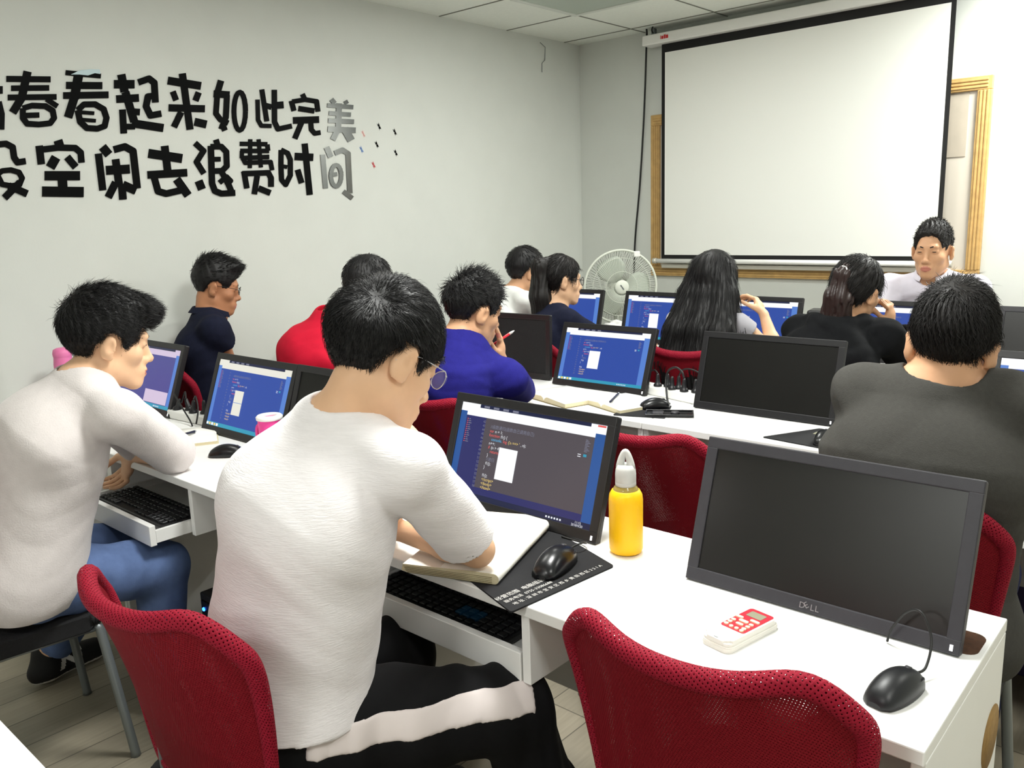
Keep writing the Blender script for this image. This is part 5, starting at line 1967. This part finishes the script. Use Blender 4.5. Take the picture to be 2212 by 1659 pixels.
# ---------------------------------------------------------------- a person
def person(key, label, skin, hair, top, legs, lipm='lip', glasses=None, brow=True, shoe='shoe_black', group='people in the classroom'):
    s = PEOPLE[key]
    fem = s.get('fem', 0)
    T = rotz(s['ty'])
    X, Y, Z = T @ V3(1, 0, 0), T @ V3(0, 1, 0), V3(0, 0, 1)
    H, N, C = V3(*s['h']), V3(*s['n']), V3(*s['c'])
    sc = s.get('sc', 1.0)
    HR = rotz(s['yaw']) @ rotx(s['pit']) @ roty(s['rol'])
    root = empty('person', label, 'person', (H[0], H[1], 0), group=group)
    org = Vector((H[0], H[1], 0))

    def fin(o):
        o.data.transform(Matrix.Translation(-org))
        return o
    up = nrm(N - H)
    hump = s.get('hump', .025)
    W = H + (N - H) * .34 - Y * hump * .6 + Z * .01
    CH = H + (N - H) * .70 - Y * hump
    bw = .92 if fem else 1.0
    UB = N - Z * .045 + Y * .012
    tors = lambda g, k=.05: [P_cone(H - X * .075 * bw, H + X * .075 * bw, .098 * bw + g, .098 * bw + g, k),
                             P_cone(H + Z * .02, W, .095 * bw + g, .090 * bw + g, k, axis=X, st=1.50),
                             P_cone(W, CH, .088 * bw + g, .100 * bw + g, k, axis=X, st=1.45),
                             P_cone(CH, UB, .100 * bw + g, .064 + g, k, axis=X, st=1.50)]
    sh, prim_arm, cuff = {}, {}, {}
    drop = s.get('drop', .05)
    for sd, nm in ((1, 'R'), (-1, 'L')):
        sh[nm] = N + X * sd * s['sw'] + Y * s['fwd'] - Z * drop
    arms = []
    for sd, nm in ((1, 'R'), (-1, 'L')):
        a = s[nm]
        e, w = V3(*a['e']), V3(*a['w'])
        f_ = .9 if fem else 1.0
        arms += [P_cone(N - Z * .03 + Y * .01, sh[nm], .046 * f_, .043 * f_, .045), P_cone(sh[nm], sh[nm] + (e - sh[nm]) * .35, .043 * f_, .041 * f_, .02), P_cone(sh[nm], e, .041 * f_, .033 * f_, .015),
                 P_cone(e, e + (w - e) * .35, .033 * f_, .036 * f_, .015), P_cone(e + (w - e) * .3, w, .036 * f_, .022 * f_, .015)]
        arms += hand_prims(w, a['hd'], a['pn'], a['cu'], sd, .95 if fem else 1.0)
    kn = s.get('kn') or (H + X * .11 + Y * .42 - Z * .02, H - X * .11 + Y * .42 - Z * .02)
    an = s.get('an') or (V3(*kn[0]) * V3(1, 1, 0) + Z * .10 - Y * .02, V3(*kn[1]) * V3(1, 1, 0) + Z * .10 - Y * .02)
    kn = [V3(*k_) for k_ in kn]
    an = [V3(*k_) for k_ in an]
    hj = [H + X * .085 - Z * .005, H - X * .085 - Z * .005]
    foot = []
    legp = []
    for i in range(2):
        dirf = nrm((kn[i] - hj[i]) * V3(1, 1, 0) + Y * .2)
        toe = an[i] + dirf * .16 - Z * .062
        foot.append((an[i], toe, dirf))
        legp += [P_cone(hj[i], kn[i], .082, .056, .03), P_cone(kn[i], kn[i] + (an[i] - kn[i]) * .35, .056, .054, .02), P_cone(kn[i] + (an[i] - kn[i]) * .3, an[i], .054, .036, .02),
                 P_cone(an[i] - Z * .03, toe, .034, .026, .02)]
    neck = P_cone(N - Z * .045 + Y * .012, C + HR @ V3(0, -.030, -.055) * sc, .058 * bw, .053 * bw, .022)
    hp = head_prims(fem)
    hc, hr = bbox_c(hp)
    headp = P_fun(lambda p: ev(hp, ((p - C) @ HR) / sc) * sc, C + HR @ hc * sc, (hr + .01) * sc, k=.018)
    neck2 = P_cone(C + HR @ V3(0, .0, -.05) * sc, N + Y * .05 - Z * .03, .046 * bw, .044 * bw, .03)
    body = tors(-.004) + legp + arms + [neck, neck2, headp]
    V, Q = polygonise(body, s['vox'])
    cen = V[Q].mean(1)
    q = ((cen - C) @ HR) / sc
    lips = (np.abs(q[:, 0]) < .0225) & (np.abs(q[:, 2] + .068) < .0125 * (1 - (q[:, 0] / .026) ** 2)) & (q[:, 1] > .083)
    b = fin(mesh_from('body', V, Q, [skin, lipm], root, lips.astype(int)))
    # eyes and brows
    bm = nbm()
    for sx in (-1, 1):
        bmesh.ops.create_uvsphere(bm, u_segments=14, v_segments=8, radius=1.0, matrix=Matrix.Translation((sx * .031, .0838, .0085)) @ Matrix.Diagonal((.0095, .0032, .0022, 1)))
    n0 = len(bm.faces)
    for v in bm.verts:
        v.co = Vector(C + HR @ np.array(v.co) * sc) - org
    obj('eyes', bm, 'eye_dark', root, smooth=True)
    if brow:
        bm = nbm()
        for sx in (-1, 1):
            tube(bm, [(sx * .014, .0905, .0285), (sx * .026, .0885, .033), (sx * .038, .0805, .0325), (sx * .047, .071, .027)], [.0025, .0032, .0028, .0012], 6)
        for v in bm.verts:
            v.co = Vector(C + HR @ np.array(v.co) * sc) - org
        obj('eyebrows', bm, 'hair_black', root, smooth=True)
    # shirt
    g = top.get('g', .012)
    frac = top['sleeve']
    hemz = top.get('hem', -.06)
    gl = g + top.get('loose', .0)
    pr = [P_cone(H - X * .085 * bw, H + X * .085 * bw, .098 * bw + gl, .098 * bw + gl, .05),
          P_cone(H + Z * .0, CH, .104 * bw + gl, .098 * bw + gl, .05, axis=X, st=1.42),
          P_cone(CH, UB, .098 * bw + gl, .064 + g, .05, axis=X, st=1.55)]
    if top.get('belly'):
        pr.append(P_cone(H + Y * top['belly'] + Z * .03, CH + Y * top['belly'] - Z * .03, .10 + gl, .088 + gl, .06, axis=X, st=1.3))
    sleeves = []
    for sd, nm in ((1, 'R'), (-1, 'L')):
        a = s[nm]
        e, w = V3(*a['e']), V3(*a['w'])
        f_ = .9 if fem else 1.0
        sg = g + top.get('sl', .006)
        pr.append(P_cone(N - Z * .045 + Y * .01, sh[nm], .044 * f_ + g * .7, .043 * f_ + g * .7, .05))
        if frac <= 1.0:
            b_ = sh[nm] + (e - sh[nm]) * frac
            pr += [P_cone(sh[nm], b_, .042 * f_ + sg * .8, (.042 - .008 * frac) * f_ + sg * 1.15, .03, cap=True)]
            sleeves.append(P_cone(b_ - (e - sh[nm]) * .05, e, .042 * f_ - .008 * frac * f_ + sg * .75, .034 * f_ + sg * .75, .003, neg=True))
        else:
            b_ = e + (w - e) * (frac - 1)
            pr += [P_cone(sh[nm], e, .042 * f_ + sg * .8, .036 * f_ + sg, .03), P_cone(e, b_, .036 * f_ + sg, (.037 - .012 * (frac - 1)) * f_ + sg * 1.1, .02, cap=True)]
            sleeves.append(P_cone(b_ - nrm(w - e) * .015, w, (.039 - .012 * (frac - 1)) * f_ + sg * .5, .026 * f_ + sg * .5, .003, neg=True))
    if top.get('hood'):
        rg = [N + X * .075 + Y * .075 - Z * .035, N + X * .095 + Y * .01 - Z * .0, N + X * .06 - Y * .055 + Z * .005, N - Y * .075 + Z * .0, N - X * .06 - Y * .055 + Z * .005, N - X * .095 + Y * .01, N - X * .075 + Y * .075 - Z * .035]
        pr += [P_cone(a_, b_, .030, .030, .015) for a_, b_ in zip(rg[:-1], rg[1:])]
        pr.append(P_ell(N - Y * .085 - Z * .075, (.125, .05, .085), T, k=.03))
    nk = top.get('neck', .066)
    ntop = C + HR @ V3(0, -.030, -.03) * sc
    pr = pr + sleeves + [P_cone(N - Z * top.get('nd', .012) + Y * .024, ntop, nk, nk + .012, .006, neg=True)]
    wr = top.get('wr', .0035)
    w1 = wrinkle(wr, top.get('wf', 62.0), up, seed=top.get('seed', 1.0))
    hem = H[2] + hemz

    def ext(p, d):
        return np.maximum(d, hem - p[:, 2] + .006 * np.sin(14 * p[:, 0] + 9 * p[:, 1]))
    V, Q = polygonise(pr, s['vox'] * top.get('voxf', 1.0), w1, ext)
    fin(mesh_from(top.get('name', 'shirt'), V, Q, [top['mat']], root))
    if top.get('collar'):
        # folded collar around the neck
        bm = nbm()
        dn = nrm(ntop - N)
        c0 = N + dn * .018 + Y * .018
        ring = []
        for j, (rr, hh) in enumerate(((nk + .004, -.01), (nk + .001, .024), (nk + .008, .026), (nk + .020, .0))):
            rg = []
            for k in range(33):
                a = math.radians(-90 + 25 + 310 * k / 32 + 180)
                x_ = math.cos(a)
                y_ = math.sin(a)
                # open at the front
                pz = c0 + X * x_ * rr + Y * y_ * rr * 1.05 + dn * hh + Z * (-.035 * max(0, y_))
                rg.append(bm.verts.new(Vector(pz) - org))
            ring.append(rg)
        for r0, r1 in zip(ring[:-1], ring[1:]):
            for k in range(32):
                bm.faces.new((r0[k], r0[k + 1], r1[k + 1], r1[k])).smooth = True
        obj('collar', bm, top['mat'], root)
    # trousers
    lg = legs.get('g', .014)
    pl = [P_cone(H - X * .08, H + X * .08, .106, .106, .04)]
    for i in range(2):
        d_ = (an[i] - kn[i])
        pl += [P_cone(hj[i], kn[i], .086 + lg, .058 + lg, .03), P_cone(kn[i], kn[i] + d_ * .9, .058 + lg, .046 + lg, .03, cap=True)]
    w2 = wrinkle(legs.get('wr', .005), 48, Y * .9 + X * .3, seed=2.3)
    hz = H[2] + .06
    V, Q = polygonise(pl, max(.006, s['vox']), w2, lambda p, d: np.maximum(d, (p[:, 2] - hz) * (1) - 10 * np.maximum(0, (p - H) @ Y - .10)))
    tr = fin(mesh_from('trousers', V, Q, [legs['mat']], root))
    if legs.get('stripe'):
        for i, sd in ((0, 1), (1, -1)):
            ax = nrm(kn[i] - hj[i])
            out = nrm(X * sd - ax * (X * sd @ ax))
            upv = np.cross(ax, out)
            upv = upv * (1 if upv[2] > 0 else -1)
            Lk = np.linalg.norm(kn[i] - hj[i])
            po = [(p_[0], p_[1], p_[2], p_[3], p_[4]) for p_ in pl]

            def est(p, d, ax=ax, out=out, upv=upv, Lk=Lk, i=i):
                v = p - hj[i]
                tt = v @ ax
                rad = v - tt[:, None] * ax
                d = d - .0025
                hh = rad @ upv - .018 - .036 * (tt / Lk)
                d = np.maximum(d, np.abs(hh) - .025)
                d = np.maximum(d, .02 - rad @ out)
                return np.maximum(d, np.maximum(tt - Lk - .01, .0 - tt))
            V, Q = polygonise(po, .005, w2, est)
            st_ = fin(mesh_from('side_stripe', V, Q, ['track_stripe'], root))
            st_['label'] = 'pale side stripe'
    # shoes
    for i in range(2):
        a, toe, df = foot[i]
        sp = [P_cone(a - Z * .035, toe + Z * .006, .043, .034, .03), P_cone(a - Z * .055 - df * .03, toe - Z * .002, .036, .032, .02), P_cone(a + Z * .0, a - Z * .05, .044, .044, .02)]
        V, Q = polygonise(sp, .0035 if legs.get('mark') else .007, None, lambda p, d: np.maximum(d, .002 - p[:, 2]))
        cen = V[Q].mean(1)
        s_ = (cen - a) @ df
        zz = cen[:, 2]
        wht = zz < .022
        if legs.get('mark'):
            zz = zz - .030 - .012
            nn = (s_ > .015) & (s_ < .105) & (zz > 0) & (zz < .045) & ((np.abs(s_ - .024 - zz * .3) < .009) | (np.abs(s_ - .082 - zz * .3) < .009) | (np.abs((s_ - .024 - zz * .3) - (.045 - zz) * 1.25) < .011))
            wht |= nn
        so = fin(mesh_from('shoe', V, Q, [shoe, 'shoe_white'], root, wht.astype(int)))
    # hair
    st = dict(hair)
    if 'chainf' in st:
        st['chains'] = st['chainf'](C, HR, N, X, Y, Z)
    fin(make_hair(root, C, HR, sc, st))
    for (nm, mt, fnc) in hair.get('extras', ()):
        bm = nbm()
        fnc(bm, lambda *q_: Vector(C + HR @ V3(*q_) * sc) - org)
        obj(nm, bm, mt, root, smooth=True)
    if glasses:
        gm, hw, hh, rr, zc = glasses
        bm = nbm()
        L = lambda *q_: Vector(C + HR @ V3(*q_) * sc) - org
        for sx in (-1, 1):
            ring = [L(sx * (.033 + hw * math.cos(a) * 1.0), .1035 - .006 * abs(math.cos(a)) * (1 if sx * math.cos(a) * sx > 0 else .2), zc + hh * math.sin(a)) for a in
                    [2 * math.pi * k / 24 for k in range(25)]]
            tube(bm, ring, rr * sc, 6, caps=False)
            tube(bm, [L(sx * (.033 + hw), .099, zc + .006), L(sx * .074, .080, zc + .010), L(sx * .0785, .02, zc + .012), L(sx * .080, -.012, zc + .008), L(sx * .080, -.03, zc - .012)], rr * sc, 6)
        tube(bm, [L(-.033 + hw, .1035, zc + .004), L(0, .106, zc + .006), L(.033 - hw, .1035, zc + .004)], rr * sc, 6)
        eg = obj('eyeglasses', bm, gm, root)
        for sx in (-1, 1):
            bm = nbm()
            vs = [bm.verts.new(L(sx * (.033 + hw * .95 * math.cos(a)), .1022, zc + hh * .95 * math.sin(a))) for a in [2 * math.pi * k / 20 for k in range(20)]]
            bm.faces.new(vs)
            obj('lens', bm, 'glass_thin', eg)
    return root




def pony(C, HR, N, X, Y, Z, z0=.085, y0=-.105, ln=.36, r=.026, out=.05, st=1.3, rad=(.016, 1, 1.25, 1.0, .35), side=0.0):
    a = C + HR @ V3(0, y0, z0)
    b = C + HR @ V3(0, y0 - out, z0 - .03)
    c = b + V3(0, 0, -1) * ln * .35 - Y * .004
    d = b + V3(0, 0, -1) * ln * .75 + Y * .012
    e = b + V3(0, 0, -1) * ln + Y * .02 + X * side
    d = d + X * side * .8
    c = c + X * side * .4
    return [([a, b, c, d, e], [rad[0]] + [r * q_ for q_ in rad[1:]], st, X)]


def longhair(C, HR, N, X, Y, Z):
    out = []
    for xo, w, ln in ((-.060, .052, .56), (0, .054, .60), (.060, .052, .55)):
        a = C + HR @ V3(xo * .8, -.055, .07)
        b = C + HR @ V3(xo * 1.15, -.075, -.05)
        c = b - V3(0, 0, 1) * .15 + X * xo * .45 - Y * .085
        d = b - V3(0, 0, 1) * .28 + X * xo * .8 - Y * .125
        e = b - V3(0, 0, 1) * (ln - .08) + X * xo * .4 - Y * .13
        out.append(([a, b, c, d, e], [.04, w, w * 1.02, w * .98, w * .5], 1.15, X))
    for sx in (-1, 1):
        a = C + HR @ V3(sx * .065, -.005, .05)
        b = C + HR @ V3(sx * .084, .000, -.07)
        c = b - V3(0, 0, 1) * .12 + X * sx * .045 - Y * .03
        d = c - V3(0, 0, 1) * .14 + X * sx * .035 - Y * .03
        out.append(([a, b, c, d], [.02, .022, .022, .010], 1.0, X))
    return out


person('white', 'young man in white knitted short-sleeved sweater and striped black track pants, nearest the camera', 'skin_light',
       dict(top=.030, back=.026, side=.016, whorl=(.042, -.088, .095), scalp=.0285, bald=.004, line=[(.12, .044), (.088, .042), (.070, .040), (.056, .030), (.042, .012), (.034, -.010), (.025, -.014), (.018, .032)] + SHORT[7:], n=9000, len=.036, lift=.07, w=.0006, jit=.12, seed=5, vox=.0042),
       dict(mat='knit_white', sleeve=.79, hem=.030, g=.012, loose=.010, sl=.010, neck=.064, nd=.022, belly=.050, wr=.0022, wf=58, name='sweater', seed=.7),
       dict(mat='track_black', stripe=True, g=.022, wr=.010), glasses=('silver', .024, .0175, .0009, .006), group=None)
person('grey', 'young man in pale grey sweater and blue jeans leaning on the desk', 'skin_light',
       dict(top=.036, back=.026, side=.016, n=6500, len=.036, lift=.32, jit=.3, w=.0007, seed=6, vox=.0045, groove=.002, dir=(.25, .45, -.1), whorl=(0, -.085, .10),
            blobs=(((0, .070, .108), (.054, .046, .028)), ((.012, .088, .088), (.032, .018, .018))), bk=.035, line=[(.14, .050), (.10, .056), (.085, .060)] + SHORT[2:]),
       dict(mat='knit_grey', sleeve=.95, hem=-.075, g=.014, loose=.008, sl=.014, belly=.03, neck=.066, wr=.0028, wf=46, name='sweater', seed=2.1),
       dict(mat='denim', g=.016, wr=.006, mark=True), group=None)
person('navy', 'man in navy short-sleeved shirt and glasses sitting by the left wall', 'skin_tan',
       dict(top=.042, back=.016, side=.008, n=1500, len=.032, lift=.5, w=.0014, seed=7, vox=.006, spike=True, dir=(.1, .4, .25), whorl=(0, -.09, .08), liftz=.05,
            blobs=(((0, .055, .118), (.056, .046, .026)),), bk=.03),
       dict(mat='cloth_navy', sleeve=.36, g=.014, sl=.010, collar=True, wr=.004, seed=3.0), dict(mat='cloth_black'), glasses=('cable_black', .023, .016, .0013, .006), group=None)
person('red', 'hunched person in bright red jacket, head half hidden behind the nearest man', 'skin',
       dict(top=.034, back=.02, side=.012, n=900, len=.03, lift=.2, w=.0015, seed=8, vox=.0065),
       dict(mat='cloth_red', sleeve=1.85, g=.022, loose=.0, sl=.010, neck=.085, wr=.004, wf=40, name='jacket', seed=1.4), dict(mat='cloth_black'), group=None)
person('blue', 'man in dark blue tee with spiky black hair holding a red pen to his cheek', 'skin',
       dict(top=.026, back=.018, side=.010, n=3400, len=.040, lift=.8, w=.0011, jit=.3, seed=9, vox=.005, spike=True, dir=(.1, .15, .2), whorl=(-.01, -.080, .10), scalp=.020, wr=.03, bald=.008, liftz=.045),
       dict(mat='cloth_blue', sleeve=.85, g=.016, loose=.006, sl=.012, neck=.064, wr=.0045, seed=4.2, name='tee_shirt'), dict(mat='cloth_black'), group=None)
person('white_far', 'man in white shirt in the far row beside the glasses girl', 'skin',
       dict(top=.030, back=.022, side=.014, n=900, len=.028, lift=.12, w=.0015, seed=10, vox=.0065),
       dict(mat='cloth_white', sleeve=.85, g=.016, sl=.012, neck=.066, collar=True, wr=.005, seed=5.1), dict(mat='cloth_black'), group=None)
person('glasses_girl', 'girl with glasses, high long ponytail and dark top, looking right', 'skin_light',
       dict(top=.016, back=.014, side=.008, line=FEMLINE, n=1500, len=.06, lift=.05, w=.0014, seed=11, vox=.0055, mat='hair_soft', sidelen=1, whorl=(0, .03, .13), groove=.001,
            tail_mat='hair_soft', chainf=lambda *a: pony(*a, z0=.100, y0=-.070, ln=.42, r=.048, out=.045, st=1.35, rad=(.020, .8, 1.0, 1.0, .5))),
       dict(mat='cloth_navy', sleeve=.85, g=.012, neck=.064, wr=.003, seed=6.1), dict(mat='cloth_black'), glasses=('cable_black', .026, .021, .0016, .004), group=None)
person('long_hair', 'girl with long loose black hair down her back, right hand raised to her face', 'skin_light',
       dict(top=.020, back=.020, side=.014, line=[(.12, .085), (.085, .078), (.066, .05), (.055, .0), (.045, -.10), (-.13, -.12)], n=3000, len=.10, lift=.02, w=.0012, seed=12, vox=.005,
            sidelen=1.2, jit=.06, dir=(0, 0, -1.2), whorl=(0, .0, .135), groove=.0008, chainf=longhair, mat='hair_black'),
       dict(mat='cloth_lightgrey', sleeve=.30, g=.010, neck=.060, wr=.003, seed=7.7, name='top'), dict(mat='cloth_black'), group=None)
person('hoodie', 'girl in black hoodie with brownish ponytail resting her cheek on her hand', 'skin',
       dict(top=.018, back=.016, side=.010, line=FEMLINE, n=1600, len=.06, lift=.05, w=.0013, seed=13, vox=.005, whorl=(0, .04, .13), groove=.0012, mat='hair_soft',
            tail_mat='hair_brown', chainf=lambda *a: pony(*a, z0=.088, y0=-.100, ln=.25, r=.040, out=.012, st=1.4, rad=(.012, .50, .85, 1.1, .7), side=-.03),
            extras=(('hair_tie', 'hair_tie', lambda bm, L: tube(bm, [L(.017 * math.cos(a), -.118, .072 + .014 * math.sin(a)) for a in [2 * math.pi * k / 16 for k in range(17)]], .004, 6)),)),
       dict(mat='cloth_black', sleeve=1.85, g=.024, loose=.006, sl=.012, neck=.070, wr=.005, seed=8.3, name='hoodie', hood=True), dict(mat='cloth_black'), group=None)
person('teacher', 'teacher with short curly dark hair in pale lilac shirt facing the class', 'skin',
       dict(top=.032, back=.014, side=.003, n=3200, len=.014, lift=.8, dir=(0, 0, .35), w=.0014, jit=.9, seed=14, vox=.0045, groove=.003, spike=True, liftz=0, mat='hair_soft',
            line=[(.12, .104), (.085, .099), (.066, .080)] + SHORT[3:]),
       dict(mat='cloth_lilac', sleeve=.85, g=.016, sl=.012, neck=.064, collar=True, wr=.004, seed=9.1), dict(mat='cloth_black'), group=None)
person('dark_tee', 'man in dark grey tee with thick black hair, seen from behind at the right', 'skin',
       dict(top=.030, back=.022, side=.008, taper=.018, n=7000, len=.045, lift=.06, w=.0007, jit=.12, seed=15, vox=.0045, groove=.0016, dir=(.35, .1, -.15), whorl=(.012, -.075, .105), mat='hair_soft'),
       dict(mat='cloth_charcoal', sleeve=.8, g=.016, loose=.016, sl=.012, neck=.066, wr=.0040, wf=50, seed=10.4, name='tee_shirt'), dict(mat='denim_dark'), group=None)
